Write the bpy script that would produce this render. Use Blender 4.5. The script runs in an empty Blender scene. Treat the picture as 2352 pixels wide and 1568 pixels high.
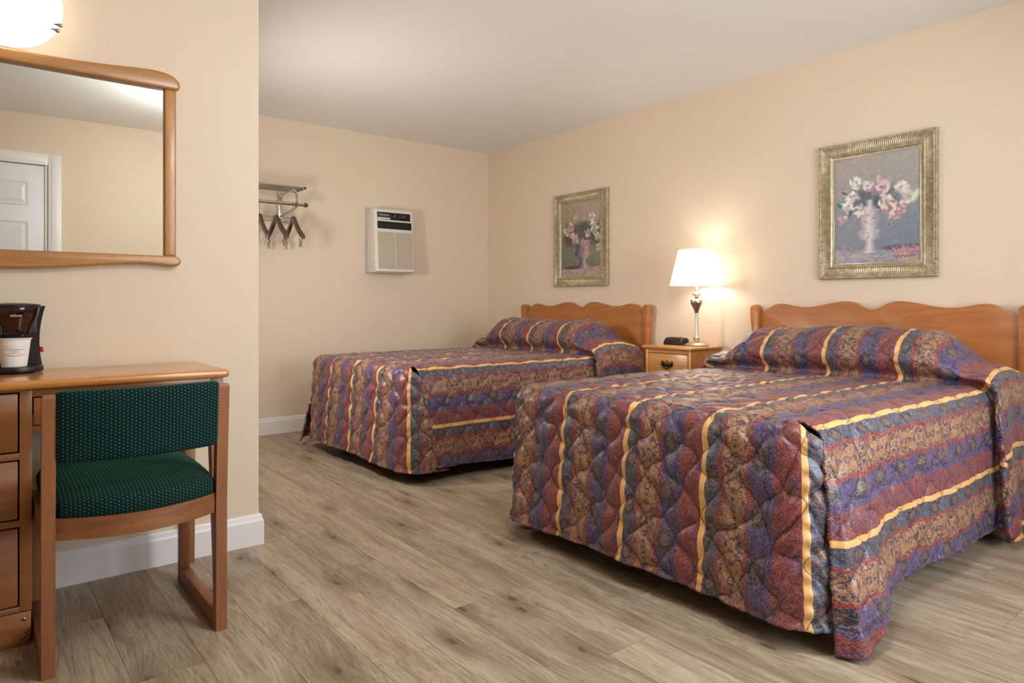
import bpy, bmesh, math, random
import numpy as np
from mathutils import Vector, Matrix

SC = bpy.context.scene
COL = SC.collection
PI = math.pi

# ---------------------------------------------------------------- camera
CAM_H = 1.004
YAW = math.radians(38.5)
cam_d = bpy.data.cameras.new('camera')
cam_d.lens = 24.0
cam_d.sensor_width = 36.0
cam_d.shift_y = -87.0 / 2352.0
cam_d.clip_start = 0.02
cam = bpy.data.objects.new('camera', cam_d)
cam.location = (0, 0, CAM_H)
cam.rotation_euler = (PI / 2, 0, -YAW)
COL.objects.link(cam)
SC.camera = cam

# ---------------------------------------------------------------- world, light, exposure
world = bpy.data.worlds.new('world')
SC.world = world
world.use_nodes = True
bg = world.node_tree.nodes['Background']
bg.inputs['Color'].default_value = (0.75, 0.85, 1.0, 1)
bg.inputs['Strength'].default_value = 0.3

SC.view_settings.view_transform = 'Standard'
SC.view_settings.look = 'None'
SC.view_settings.exposure = 0.38
SC.view_settings.gamma = 1.0
SC.view_settings.use_curve_mapping = False
SC.cycles.use_light_tree = False
SC.cycles.caustics_reflective = False
SC.cycles.caustics_refractive = False

ADDED_WIN_POWER = 58.0
ADDED_CEIL_GLOW = 41.0
SCONCE_POWER = 0.5
SCONCE_GLOW = 3.0
ADDED_ALCOVE_POWER = 0.3
ADDED_ALCOVE_GLOW = 68.0
LAMP_POWER = 6.5

# room (metres): camera stands at x=0 y=0 just inside the door
X0, XR, Y0, YB, ZC = -1.30, 3.90, -0.535, 5.27, 2.44
YP, XP = 2.90, 0.95            # bathroom block: front face and outside corner
WX0, WX1, WZ0, WZ1 = 1.45, 3.10, 0.45, 2.02   # added window in the front wall, out of view

def area_light(name, loc, rot, sx, sy, power, color):
    l = bpy.data.lights.new(name, 'AREA')
    l.shape = 'RECTANGLE'; l.size = sx; l.size_y = sy
    l.energy = power; l.color = color
    o = bpy.data.objects.new(name, l); COL.objects.link(o)
    o.location = loc; o.rotation_euler = rot
    return o
# area light added behind the made-up front window to light the room
area_light('added_window_light', ((WX0 + WX1) / 2, Y0 - 0.16, (WZ0 + WZ1) / 2), (PI / 2, 0, 0),
           WX1 - WX0, WZ1 - WZ0, ADDED_WIN_POWER, (0.92, 1.0, 1.09))

# ---------------------------------------------------------------- helpers
def srgb(r, g, b):
    def f(c):
        c /= 255.0
        return c / 12.92 if c <= 0.04045 else ((c + 0.055) / 1.055) ** 2.4
    return (f(r), f(g), f(b), 1.0)

class NT:
    """small wrapper for writing node trees"""
    def __init__(self, name):
        self.mat = bpy.data.materials.new(name)
        self.mat.use_nodes = True
        self.t = self.mat.node_tree
        self.bsdf = self.t.nodes['Principled BSDF']
        self.out = self.t.nodes['Material Output']
    def put(self, sock, v):
        if isinstance(v, bpy.types.NodeSocket):
            self.t.links.new(v, sock)
        elif v is not None:
            if sock.type == 'RGBA' and not hasattr(v, '__len__'):
                v = (v, v, v, 1)
            if sock.type == 'VECTOR' and not hasattr(v, '__len__'):
                v = (v, v, v)
            sock.default_value = v
    def n(self, typ, **kw):
        nd = self.t.nodes.new(typ)
        for k, v in kw.items():
            setattr(nd, k, v)
        return nd
    def m(self, op, a, b=None, c=None):
        nd = self.n('ShaderNodeMath', operation=op)
        self.put(nd.inputs[0], a)
        if b is not None: self.put(nd.inputs[1], b)
        if c is not None: self.put(nd.inputs[2], c)
        return nd.outputs[0]
    def vm(self, op, a, b=None):
        nd = self.n('ShaderNodeVectorMath', operation=op)
        self.put(nd.inputs[0], a)
        if b is not None: self.put(nd.inputs[1], b)
        return nd.outputs[0]
    def sep(self, v):
        nd = self.n('ShaderNodeSeparateXYZ'); self.put(nd.inputs[0], v)
        return nd.outputs
    def comb(self, x=0, y=0, z=0):
        nd = self.n('ShaderNodeCombineXYZ')
        self.put(nd.inputs[0], x); self.put(nd.inputs[1], y); self.put(nd.inputs[2], z)
        return nd.outputs[0]
    def noise(self, vec, scale, detail=2.0, rough=0.5, dist=0.0, col=False):
        nd = self.n('ShaderNodeTexNoise')
        if vec is not None: self.put(nd.inputs['Vector'], vec)
        nd.inputs['Scale'].default_value = scale
        nd.inputs['Detail'].default_value = detail
        nd.inputs['Roughness'].default_value = rough
        nd.inputs['Distortion'].default_value = dist
        return nd.outputs['Color' if col else 'Fac']
    def ramp(self, fac, stops, interp='LINEAR'):
        nd = self.n('ShaderNodeValToRGB')
        cr = nd.color_ramp
        cr.interpolation = interp
        while len(cr.elements) < len(stops):
            cr.elements.new(0.5)
        for e, (p, c) in zip(cr.elements, stops):
            e.position = p
            e.color = c if hasattr(c, '__len__') else (c, c, c, 1)
        self.put(nd.inputs[0], fac)
        return nd.outputs[0]
    def mix(self, fac, a, b, blend='MIX'):
        nd = self.n('ShaderNodeMix', data_type='RGBA', blend_type=blend)
        self.put(nd.inputs[0], fac); self.put(nd.inputs[6], a); self.put(nd.inputs[7], b)
        return nd.outputs[2]
    def step(self, x, lo, hi):
        nd = self.n('ShaderNodeMapRange', interpolation_type='SMOOTHSTEP')
        self.put(nd.inputs[0], x); self.put(nd.inputs[1], lo); self.put(nd.inputs[2], hi)
        return nd.outputs[0]
    def bump(self, h, strength=0.3, dist=0.002):
        nd = self.n('ShaderNodeBump')
        nd.inputs['Strength'].default_value = strength
        nd.inputs['Distance'].default_value = dist
        self.put(nd.inputs['Height'], h)
        self.put(self.bsdf.inputs['Normal'], nd.outputs[0])
    def obj(self):
        return self.n('ShaderNodeTexCoord').outputs['Object']
    def set(self, **kw):
        for k, v in kw.items():
            self.put(self.bsdf.inputs[k.replace('_', ' ')], v)
        return self

MATS = {}
def plain(name, color, rough=0.5, metal=0.0, spec=0.5, grain=0.0, gscale=200.0, coat=0.0):
    if name in MATS: return MATS[name]
    t = NT(name)
    c = color
    if grain:
        nz = t.noise(t.obj(), gscale, 2.0)
        c = t.mix(t.m('MULTIPLY', nz, grain), color, (color[0] * 0.55, color[1] * 0.55, color[2] * 0.55, 1))
        t.bump(nz, 0.15, 0.0005)
    t.set(Base_Color=c, Roughness=rough, Metallic=metal)
    t.bsdf.inputs['Specular IOR Level'].default_value = spec
    t.bsdf.inputs['Coat Weight'].default_value = coat
    MATS[name] = t.mat
    return t.mat

def wood(name, light, dark, axis='X', scale=1.0, rough=0.38, coat=0.25, pore=0.35, streak=1.0):
    """varnished timber, grain running along the given object axis"""
    if name in MATS: return MATS[name]
    t = NT(name)
    mp = t.n('ShaderNodeMapping')
    s = {'X': (0.09, 1, 1), 'Y': (1, 0.09, 1), 'Z': (1, 1, 0.09)}[axis]
    mp.inputs['Scale'].default_value = s
    t.put(mp.inputs['Vector'], t.obj())
    v = mp.outputs[0]
    warp = t.noise(v, 6 * scale, 3, 0.6, 0.6)
    big = t.noise(v, 14 * scale, 4, 0.62, 1.4)
    fine = t.noise(v, 190 * scale, 3, 0.7)
    mp2 = t.n('ShaderNodeMapping')
    mp2.inputs['Scale'].default_value = tuple(0.35 if q < 0.5 else 1 for q in s)
    t.put(mp2.inputs['Vector'], t.obj())
    pores = t.noise(mp2.outputs[0], 520 * scale, 2, 0.6)
    f = t.m('ADD', t.m('MULTIPLY', big, 0.75 * streak), t.m('MULTIPLY', fine, 0.35))
    f = t.m('ADD', f, t.m('MULTIPLY', warp, 0.2))
    mid = tuple(0.5 * (a + b) for a, b in zip(light, dark))
    c = t.ramp(f, [(0.38, dark), (0.60, mid), (0.82, light)])
    p = t.step(pores, 0.56, 0.70)
    c = t.mix(t.m('MULTIPLY', p, pore), c, tuple(0.35 * q for q in dark[:3]) + (1,))
    t.set(Base_Color=c, Roughness=rough)
    t.bsdf.inputs['Coat Weight'].default_value = coat
    t.bsdf.inputs['Coat Roughness'].default_value = 0.25
    t.bump(t.m('ADD', t.m('MULTIPLY', fine, 0.6), t.m('MULTIPLY', p, -0.8)), 0.18, 0.0006)
    MATS[name] = t.mat
    return t.mat

# --- mesh builder -------------------------------------------------
ORG = {}
class MB:
    def __init__(self):
        self.v = []; self.f = []; self.sm = []
    def add(self, verts, faces, smooth=False):
        k = len(self.v)
        self.v += [tuple(p) for p in verts]
        self.f += [tuple(i + k for i in fc) for fc in faces]
        self.sm += [smooth] * len(faces)
        return self
    def addbm(self, bm, smooth=False):
        bm.verts.index_update()
        self.add([v.co[:] for v in bm.verts], [[v.index for v in f.verts] for f in bm.faces], smooth)
        bm.free()
        return self
    def box(self, x0, x1, y0, y1, z0, z1, bev=0.0, seg=2):
        bm = bmesh.new()
        bmesh.ops.create_cube(bm, size=1.0)
        for v in bm.verts:
            v.co = Vector(((x0 + x1) / 2 + v.co.x * (x1 - x0), (y0 + y1) / 2 + v.co.y * (y1 - y0),
                           (z0 + z1) / 2 + v.co.z * (z1 - z0)))
        if bev > 0:
            bmesh.ops.bevel(bm, geom=bm.edges[:], offset=bev, segments=seg, profile=0.5, affect='EDGES', clamp_overlap=True)
        return self.addbm(bm, bev > 0)
    def hexa(self, a, b, bev=0.0):
        """box between two quads a (4 points) and b (4 points)"""
        bm = bmesh.new()
        va = [bm.verts.new(p) for p in a]; vb = [bm.verts.new(p) for p in b]
        bm.faces.new(va[::-1]); bm.faces.new(vb)
        for i in range(4):
            bm.faces.new((va[i], va[(i + 1) % 4], vb[(i + 1) % 4], vb[i]))
        bmesh.ops.recalc_face_normals(bm, faces=bm.faces[:])
        if bev > 0:
            bmesh.ops.bevel(bm, geom=bm.edges[:], offset=bev, segments=2, profile=0.5, affect='EDGES', clamp_overlap=True)
        return self.addbm(bm, bev > 0)
    def prism(self, pts, lo, hi, axis='Y', bev=0.0, seg=2):
        """outline pts (2D) extruded along axis from lo to hi. X: pts=(y,z)  Y: pts=(x,z)  Z: pts=(x,y)"""
        def P(p, w):
            return {'X': (w, p[0], p[1]), 'Y': (p[0], w, p[1]), 'Z': (p[0], p[1], w)}[axis]
        bm = bmesh.new()
        a = [bm.verts.new(P(p, lo)) for p in pts]; b = [bm.verts.new(P(p, hi)) for p in pts]
        n = len(pts)
        fa = bm.faces.new(a); fb = bm.faces.new(b[::-1])
        for i in range(n):
            bm.faces.new((a[(i + 1) % n], a[i], b[i], b[(i + 1) % n]))
        bmesh.ops.recalc_face_normals(bm, faces=bm.faces[:])
        if bev > 0:
            es = [e for e in bm.edges if (e.verts[0] in a and e.verts[1] in a) or (e.verts[0] in b and e.verts[1] in b)]
            bmesh.ops.bevel(bm, geom=es, offset=bev, segments=seg, profile=0.5, affect='EDGES', clamp_overlap=True)
        return self.addbm(bm, bev > 0)
    def lathe(self, prof, cx, cy, z0=0.0, n=40, close=True):
        """prof: (r, z) from bottom to top around a vertical axis"""
        vs, fs = [], []
        m = len(prof)
        for r, z in prof:
            for i in range(n):
                a = 2 * PI * i / n
                vs.append((cx + r * math.cos(a), cy + r * math.sin(a), z0 + z))
        for j in range(m - 1):
            for i in range(n):
                fs.append((j * n + i, j * n + (i + 1) % n, (j + 1) * n + (i + 1) % n, (j + 1) * n + i))
        if close:
            fs.append(tuple(range(n))[::-1]); fs.append(tuple((m - 1) * n + i for i in range(n)))
        return self.add(vs, fs, True)
    def tube(self, path, r, n=10, cap=True):
        path = [Vector(p) for p in path]
        rs = r if hasattr(r, '__len__') else [r] * len(path)
        vs, fs = [], []
        t0 = (path[1] - path[0]).normalized()
        up = Vector((0, 0, 1)) if abs(t0.z) < 0.9 else Vector((1, 0, 0))
        nrm = (up - t0 * up.dot(t0)).normalized()
        for k, p in enumerate(path):
            if k == 0: t = t0
            elif k == len(path) - 1: t = (path[k] - path[k - 1]).normalized()
            else: t = ((path[k + 1] - path[k]).normalized() + (path[k] - path[k - 1]).normalized()).normalized()
            nrm = (nrm - t * nrm.dot(t)).normalized()
            bn = t.cross(nrm)
            for i in range(n):
                a = 2 * PI * i / n
                vs.append(p + (nrm * math.cos(a) + bn * math.sin(a)) * rs[k])
        for k in range(len(path) - 1):
            for i in range(n):
                fs.append((k * n + i, k * n + (i + 1) % n, (k + 1) * n + (i + 1) % n, (k + 1) * n + i))
        if cap:
            fs.append(tuple(range(n))[::-1]); fs.append(tuple((len(path) - 1) * n + i for i in range(n)))
        return self.add(vs, fs, True)
    def grid(self, P, smooth=True, flip=False):
        """P: array (m, n, 3)"""
        m, n = P.shape[:2]
        vs = P.reshape(-1, 3).tolist()
        fs = []
        for j in range(m - 1):
            for i in range(n - 1):
                q = (j * n + i, j * n + i + 1, (j + 1) * n + i + 1, (j + 1) * n + i)
                fs.append(q[::-1] if flip else q)
        return self.add(vs, fs, smooth)
    def build(self, name, mat, parent=None, sharp=35):
        org = ORG.get(parent.name, Vector((0, 0, 0))) if parent else Vector((0, 0, 0))
        me = bpy.data.meshes.new(name)
        me.from_pydata([(p[0] - org[0], p[1] - org[1], p[2] - org[2]) for p in self.v], [], self.f)
        me.polygons.foreach_set('use_smooth', self.sm)
        me.update()
        if any(self.sm):
            try: me.set_sharp_from_angle(angle=math.radians(sharp))
            except Exception: pass
        if mat: me.materials.append(mat)
        o = bpy.data.objects.new(name, me)
        COL.objects.link(o)
        if parent:
            o.parent = parent; ORG[o.name] = org
        else:
            ORG[o.name] = org
        return o

def tag(o, label=None, cat=None, group=None, kind=None):
    if label: o['label'] = label
    if cat: o['category'] = cat
    if group: o['group'] = group
    if kind: o['kind'] = kind
    return o
def thing(name, loc, label, cat, group=None):
    o = bpy.data.objects.new(name, None)
    o.empty_display_size = 0.1
    COL.objects.link(o)
    o.location = loc
    ORG[o.name] = Vector(loc)
    return tag(o, label, cat, group)
def struct(name, mb, mat, label=None, parent=None):
    o = mb.build(name, mat, parent)
    return tag(o, label, None, None, 'structure')
def copy_tree(o, parent=None):
    c = o.copy(); COL.objects.link(c)
    if parent is not None: c.parent = parent
    for ch in list(o.children): copy_tree(ch, c)
    return c
def catmull(pts, step):
    """points (n,2) -> dense resampled curve with the given spacing"""
    p = np.array(pts, float)
    p = np.vstack([2 * p[0] - p[1], p, 2 * p[-1] - p[-2]])
    out = []
    for i in range(1, len(p) - 2):
        t = np.linspace(0, 1, 40, endpoint=False)[:, None]
        out.append(0.5 * ((2 * p[i]) + (-p[i - 1] + p[i + 1]) * t + (2 * p[i - 1] - 5 * p[i] + 4 * p[i + 1] - p[i + 2]) * t ** 2
                          + (-p[i - 1] + 3 * p[i] - 3 * p[i + 1] + p[i + 2]) * t ** 3))
    out.append(p[-2][None])
    c = np.vstack(out)
    d = np.r_[0, np.cumsum(np.linalg.norm(np.diff(c, axis=0), axis=1))]
    s = np.linspace(0, d[-1], max(3, int(d[-1] / step)))
    return np.stack([np.interp(s, d, c[:, k]) for k in range(c.shape[1])], 1), s
def text_mesh(s, size):
    """flat lettering as (verts, faces), centred on the origin in the XY plane"""
    cu = bpy.data.curves.new('lettering', 'FONT')
    cu.body = s; cu.size = size; cu.align_x = 'CENTER'; cu.align_y = 'CENTER'
    cu.resolution_u = 3
    o = bpy.data.objects.new('lettering', cu); COL.objects.link(o)
    dg = bpy.context.evaluated_depsgraph_get()
    me = bpy.data.meshes.new_from_object(o.evaluated_get(dg))
    vs = [v.co[:] for v in me.vertices]; fs = [tuple(p.vertices) for p in me.polygons]
    bpy.data.objects.remove(o); bpy.data.curves.remove(cu); bpy.data.meshes.remove(me)
    return vs, fs

# ---------------------------------------------------------------- materials
def wall_mat(name, c1, c2, rough=0.6):
    t = NT(name)
    o = t.obj()
    big = t.noise(o, 0.9, 2, 0.5)
    c = t.mix(t.step(big, 0.35, 0.65), c1, c2)
    t.set(Base_Color=c, Roughness=rough)
    t.bsdf.inputs['Specular IOR Level'].default_value = 0.3
    peel = t.noise(o, 160, 2, 0.6)
    t.bump(peel, 0.12, 0.0012)
    return t.mat
M_WALL = wall_mat('beige_wall_paint', srgb(224, 207, 181), srgb(226, 206, 183))
M_CEIL = wall_mat('ceiling_paint', srgb(238, 238, 231), srgb(239, 237, 231), 0.8)
M_TRIM = plain('white_trim_paint', srgb(235, 230, 226), 0.35, grain=0.05, gscale=90)
M_DOOR = plain('white_door_paint', srgb(232, 230, 232), 0.4, grain=0.05, gscale=60)

def plank_mat():
    t = NT('grey_oak_vinyl')
    info = t.n('ShaderNodeObjectInfo')
    rnd = info.outputs['Random']
    o = t.n('ShaderNodeTexCoord').outputs['Object']
    off = t.comb(t.m('MULTIPLY', rnd, 37.0), t.m('MULTIPLY', rnd, 91.0), t.m('MULTIPLY', rnd, 13.0))
    p = t.vm('ADD', o, off)
    # knots: sparse cells, the grain bends around them
    mpk = t.n('ShaderNodeMapping'); mpk.inputs['Scale'].default_value = (6.5, 2.2, 1.0)
    t.put(mpk.inputs['Vector'], p)
    vor = t.n('ShaderNodeTexVoronoi', voronoi_dimensions='2D')
    vor.inputs['Scale'].default_value = 1.0
    vor.inputs['Randomness'].default_value = 1.0
    t.put(vor.inputs['Vector'], mpk.outputs[0])
    kd = t.m('ADD', vor.outputs['Distance'], t.m('MULTIPLY', t.m('SUBTRACT', t.noise(p, 38, 2, 0.6), 0.5), 0.16))
    kc = t.sep(vor.outputs['Color'])[0]
    has = t.step(kc, 0.60, 0.64)
    bend = t.m('MULTIPLY', t.m('MULTIPLY', t.step(kd, 0.55, 0.0), has), 0.030)
    sp = t.sep(p)
    px = t.m('ADD', sp[0], bend)
    gv = t.comb(px, t.m('MULTIPLY', sp[1], 0.055), sp[2])
    g1 = t.noise(gv, 17, 3, 0.55, 0.9)            # broad cathedral bands
    g2 = t.noise(gv, 120, 3, 0.65, 0.4)           # growth lines
    gv2 = t.comb(px, t.m('MULTIPLY', sp[1], 0.028), sp[2])
    g3 = t.noise(gv2, 420, 2, 0.6)                # pores
    rings = t.m('SINE', t.m('MULTIPLY', g1, 95.0))
    patch = t.noise(t.comb(sp[0], t.m('MULTIPLY', sp[1], 0.35), 0), 7, 2, 0.5)
    base = t.ramp(t.m('ADD', t.m('MULTIPLY', g1, 0.55), t.m('MULTIPLY', g2, 0.45)),
                  [(0.30, srgb(126, 108, 88)), (0.46, srgb(166, 148, 124)), (0.62, srgb(192, 176, 152))])
    base = t.mix(t.m('MULTIPLY', t.step(patch, 0.5, 0.72), 0.35), base, srgb(190, 174, 156))
    base = t.mix(t.m('MULTIPLY', t.step(patch, 0.46, 0.28), 0.4), base, srgb(128, 103, 80))
    base = t.mix(t.m('MULTIPLY', t.step(rings, 0.35, 1.0), 0.34), base, srgb(104, 84, 62))
    base = t.mix(t.m('MULTIPLY', t.step(g3, 0.54, 0.68), 0.50), base, srgb(96, 76, 56))
    knot = t.m('MULTIPLY', t.step(kd, 0.085, 0.02), has)
    halo = t.m('MULTIPLY', t.step(kd, 0.40, 0.05), has)
    base = t.mix(t.m('MULTIPLY', halo, 0.50), base, srgb(110, 86, 64))
    base = t.mix(t.m('MULTIPLY', knot, 0.75), base, srgb(74, 56, 42))
    tone = t.m('ADD', 0.90, t.m('MULTIPLY', rnd, 0.20))
    base = t.mix(1.0, base, t.comb(tone, tone, tone), 'MULTIPLY')
    t.set(Base_Color=base, Roughness=t.m('ADD', 0.36, t.m('MULTIPLY', g2, 0.16)))
    t.bsdf.inputs['Specular IOR Level'].default_value = 0.45
    t.bump(t.m('ADD', t.m('MULTIPLY', g3, -0.7), t.m('MULTIPLY', g2, 0.5)), 0.22, 0.0008)
    return t.mat
M_PLANK = plank_mat()
M_GAP = plain('plank_joint', srgb(80, 66, 54), 0.8, grain=0.2)

# ---------------------------------------------------------------- room shell
fl = struct('floor', MB().box(X0 - 0.1, XR + 0.1, Y0 - 0.1, YB + 0.1, -0.12, -0.006), M_GAP,
            'grey-brown oak plank floor')
rng = random.Random(5)
PWID, PLEN = 0.182, 1.22
nrow = int(math.ceil((XR - X0) / PWID))
for i in range(nrow):
    xa = X0 + i * PWID; xb = min(xa + PWID, XR)
    yy = Y0 - ((i * 0.427) % 1.0) * PLEN - rng.random() * 0.1
    while yy < YB:
        ya, yb = max(yy, Y0), min(yy + PLEN, YB)
        yy += PLEN
        if yb - ya < 0.03: continue
        if xb <= XP and ya >= YP: continue            # under the bathroom block
        if xb <= XP and yb > YP: yb = YP + 0.02
        mb = MB().box(xa + 0.0001, xb - 0.0001, ya + 0.0001, yb - 0.0001, -0.006, 0.0)
        # chamfered edge: shrink the top face
        cx, cy = (xa + xb) / 2, (ya + yb) / 2
        mb.v = [(cx + (q[0] - cx) * (1 - 0.0005 / PWID * 2 if q[2] > -0.003 else 1),
                 cy + (q[1] - cy) * (1 - 0.0005 / (yb - ya) * 2 if q[2] > -0.003 else 1), q[2]) for q in mb.v]
        mb.v = [(q[0] - cx, q[1] - cy, q[2]) for q in mb.v]
        o = mb.build('plank', M_PLANK, fl)
        o.location = (cx, cy, 0)

struct('ceiling', MB().box(X0 - 0.1, XR + 0.1, Y0 - 0.1, YB + 0.1, ZC, ZC + 0.1), M_CEIL, 'flat off-white ceiling')
struct('wall_back', MB().box(XP, XR + 0.1, YB, YB + 0.1, 0, ZC), M_WALL, 'beige back wall with the air conditioner')
struct('wall_right', MB().box(XR, XR + 0.1, Y0 - 0.1, YB, 0, ZC), M_WALL, 'beige wall behind both headboards')
struct('wall_left', MB().box(X0 - 0.1, X0, Y0 - 0.1, YP, 0, ZC), M_WALL, 'beige side wall beside the desk')
struct('wall_partition', MB().box(X0, XP, YP, YB + 0.1, 0, ZC), M_WALL, 'beige partition wall that carries the mirror')
DX0, DX1, DZ = -0.445, 0.475, 2.06
wf = MB()
wf.box(X0, DX0, Y0 - 0.1, Y0, 0, ZC); wf.box(DX1, WX0, Y0 - 0.1, Y0, 0, ZC); wf.box(WX1, XR, Y0 - 0.1, Y0, 0, ZC)
wf.box(DX0, DX1, Y0 - 0.1, Y0, DZ, ZC); wf.box(WX0, WX1, Y0 - 0.1, Y0, 0, WZ0); wf.box(WX0, WX1, Y0 - 0.1, Y0, WZ1, ZC)
struct('wall_front', wf, M_WALL, 'beige front wall with the entrance door and added window')

def base_profile(o):
    return [(o * 0, 0), (0.017, 0), (0.017, 0.098), (0.0125, 0.106), (0.010, 0.120), (0.006, 0.126), (0, 0.126)]
def baseboard(name, a, b, nrm, label, ma=0, mb_=0):
    """a, b: ends on the wall line; nrm: direction into the room"""
    prof = base_profile(0)
    vs = []
    d = Vector((b[0] - a[0], b[1] - a[1])).normalized()
    for p, e in ((a, -ma), (b, mb_)):          # mitred ends: lengthened (+1) or shortened (-1) with the profile depth
        for w, z in prof:
            vs.append((p[0] + nrm[0] * w + d.x * e * w, p[1] + nrm[1] * w + d.y * e * w, z))
    n = len(prof)
    fs = [(i, (i + 1) % n, n + (i + 1) % n, n + i) for i in range(n)] + [tuple(range(n))[::-1], tuple(range(n, 2 * n))]
    struct(name, MB().add(vs, fs), M_TRIM, label)
baseboard('baseboard_partition', (X0, YP), (XP, YP), (0, -1), 'white baseboard under the desk wall', -1, 1)
baseboard('baseboard_corner', (XP, YP), (XP, YB), (1, 0), 'white baseboard round the partition corner', 1, -1)
baseboard('baseboard_back', (XP, YB), (XR, YB), (0, -1), 'white baseboard along the back wall', -1, -1)
baseboard('baseboard_right', (XR, Y0), (XR, YB), (-1, 0), 'white baseboard behind the beds', -1, -1)
baseboard('baseboard_front', (DX1 + 0.09, Y0), (XR, Y0), (0, 1), 'white baseboard under the added window', 0, -1)
baseboard('baseboard_left', (X0, Y0), (X0, YP), (1, 0), 'white baseboard along the side wall', -1, -1)

# entrance door (seen in the mirror)
def door():
    mb = MB()
    y0, y1 = Y0 - 0.045, Y0 - 0.008
    leaf = mb.box(DX0 + 0.004, DX1 - 0.004, y0, y1, 0.008, DZ - 0.004, 0.002).build('door_1', M_DOOR)
    tag(leaf, 'white six-panel entrance door reflected in the mirror', None, None, 'structure')
    w = DX1 - DX0
    cols = [(DX0 + 0.12, DX0 + w / 2 - 0.045), (DX0 + w / 2 + 0.045, DX1 - 0.12)]
    rows = [(0.20, 0.90), (1.02, 1.63), (1.745, 1.93)]
    for a, b in cols:
        for c, d in rows:
            p = MB()
            # raised panel with a sunk moulding round it
            R = [(0.0, 0.000), (0.006, 0.005), (0.018, 0.001), (0.026, 0.001), (0.045, 0.006)]
            vs = []
            for ins, h in R:
                vs += [(a + ins, y1 + h, c + ins), (b - ins, y1 + h, c + ins), (b - ins, y1 + h, d - ins), (a + ins, y1 + h, d - ins)]
            fs = []
            for k in range(len(R) - 1):
                for i in range(4):
                    fs.append((k * 4 + i, k * 4 + (i + 1) % 4, (k + 1) * 4 + (i + 1) % 4, (k + 1) * 4 + i))
            e = (len(R) - 1) * 4
            fs.append((e, e + 1, e + 2, e + 3))
            p.add(vs, fs)
            p.build('door_panel', M_DOOR, leaf)
    kn = MB()
    zc = 1.0
    prof = [(0.030, 0), (0.030, 0.006), (0.012, 0.010), (0.011, 0.035), (0.026, 0.045), (0.030, 0.058), (0.024, 0.070), (0.0, 0.073)]
    vs, fs, n = [], [], 20
    for r, h in prof:
        for i in range(n):
            A = 2 * PI * i / n
            vs.append((DX0 + 0.07 + r * math.cos(A), y1 + h, zc + r * math.sin(A)))
    for j in range(len(prof) - 1):
        for i in range(n):
            fs.append((j * n + i, (j + 1) * n + i, (j + 1) * n + (i + 1) % n, j * n + (i + 1) % n))
    kn.add(vs, fs, True).build('door_knob', plain('satin_nickel', srgb(190, 182, 170), 0.3, 1.0), leaf)
    tr = MB()
    cw = 0.085
    for (a, b, c, d) in ((DX0 - cw, DX0, 0, DZ + cw), (DX1, DX1 + cw, 0, DZ + cw), (DX0, DX1, DZ, DZ + cw)):
        tr.box(a, b, Y0, Y0 + 0.018, c, d, 0.004)
        tr.box(a + 0.018, b - 0.018, Y0 + 0.016, Y0 + 0.022, c + (0 if c == 0 else 0.018), d - 0.018, 0.003)
    tr.box(DX0, DX0 + 0.02, Y0 - 0.008, Y0 + 0.002, 0, DZ); tr.box(DX1 - 0.02, DX1, Y0 - 0.008, Y0 + 0.002, 0, DZ)
    struct('trim_1', tr, M_TRIM, 'white casing round the entrance door')
door()

def window():  # made-up window, put in out of view as a light source
    al = plain('added_window_frame', srgb(228, 228, 226), 0.4)
    fr = MB()
    for (a, b, c, d) in ((WX0, WX1, WZ0, WZ0 + 0.05), (WX0, WX1, WZ1 - 0.05, WZ1), (WX0, WX0 + 0.05, WZ0 + .05, WZ1 - .05), (WX1 - 0.05, WX1, WZ0 + .05, WZ1 - .05)):
        fr.box(a, b, Y0 - 0.09, Y0 - 0.02, c, d, 0.003)
    xm = (WX0 + WX1) / 2
    fr.box(xm - 0.03, xm + 0.03, Y0 - 0.08, Y0 - 0.03, WZ0 + 0.05, WZ1 - 0.05, 0.003)
    w = struct('added_window_1', fr, al, 'white framed sliding window added in the unseen front wall to light the room')
    t = NT('added_window_glass')
    tr = t.n('ShaderNodeBsdfTransparent'); gl = t.n('ShaderNodeBsdfGlossy')
    gl.inputs['Roughness'].default_value = 0.02
    fz = t.n('ShaderNodeFresnel'); fz.inputs[0].default_value = 1.3
    mx = t.n('ShaderNodeMixShader')
    t.put(mx.inputs[0], fz.outputs[0]); t.put(mx.inputs[1], tr.outputs[0]); t.put(mx.inputs[2], gl.outputs[0])
    t.put(t.out.inputs['Surface'], mx.outputs[0])
    for a, b in ((WX0 + 0.05, xm - 0.03), (xm + 0.03, WX1 - 0.05)):
        MB().box(a, b, Y0 - 0.058, Y0 - 0.054, WZ0 + 0.05, WZ1 - 0.05).build('pane', t.mat, w)
    struct('added_window_sill', MB().box(WX0 - 0.04, WX1 + 0.04, Y0 - 0.02, Y0 + 0.05, WZ0 - 0.025, WZ0, 0.004), M_TRIM, 'white sill under the added window', w)
window()

# ---------------------------------------------------------------- bedspread cloth
PER = 0.335                      # stripe repeat, metres
def quilt_dist(u, v):
    """distance to the nearest stitched line in cloth coordinates (metres)"""
    uw = u + 0.013 * np.sin(23.0 * v + 1.3 + 6.0 * u) + 0.005 * np.sin(61.0 * v + 17.0 * u)
    vw = v + 0.020 * np.sin(19.0 * u + 0.7) + 0.010 * np.sin(47.0 * u + 5.0 * v)
    s, b, lam = 0.070, 0.0325, 0.170
    best = None
    for par in (0, 1):
        sg = 1 if par == 0 else -1
        ph = 2 * PI * vw / lam
        c = sg * b * np.sin(ph)
        sl = np.sqrt(1 + (b * 2 * PI / lam * np.cos(ph)) ** 2)
        q = (uw - c) / (2 * s) + 0.5 * par
        d = np.abs(q - np.round(q)) * 2 * s / sl
        best = d if best is None else np.minimum(best, d)
    return best

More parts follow.
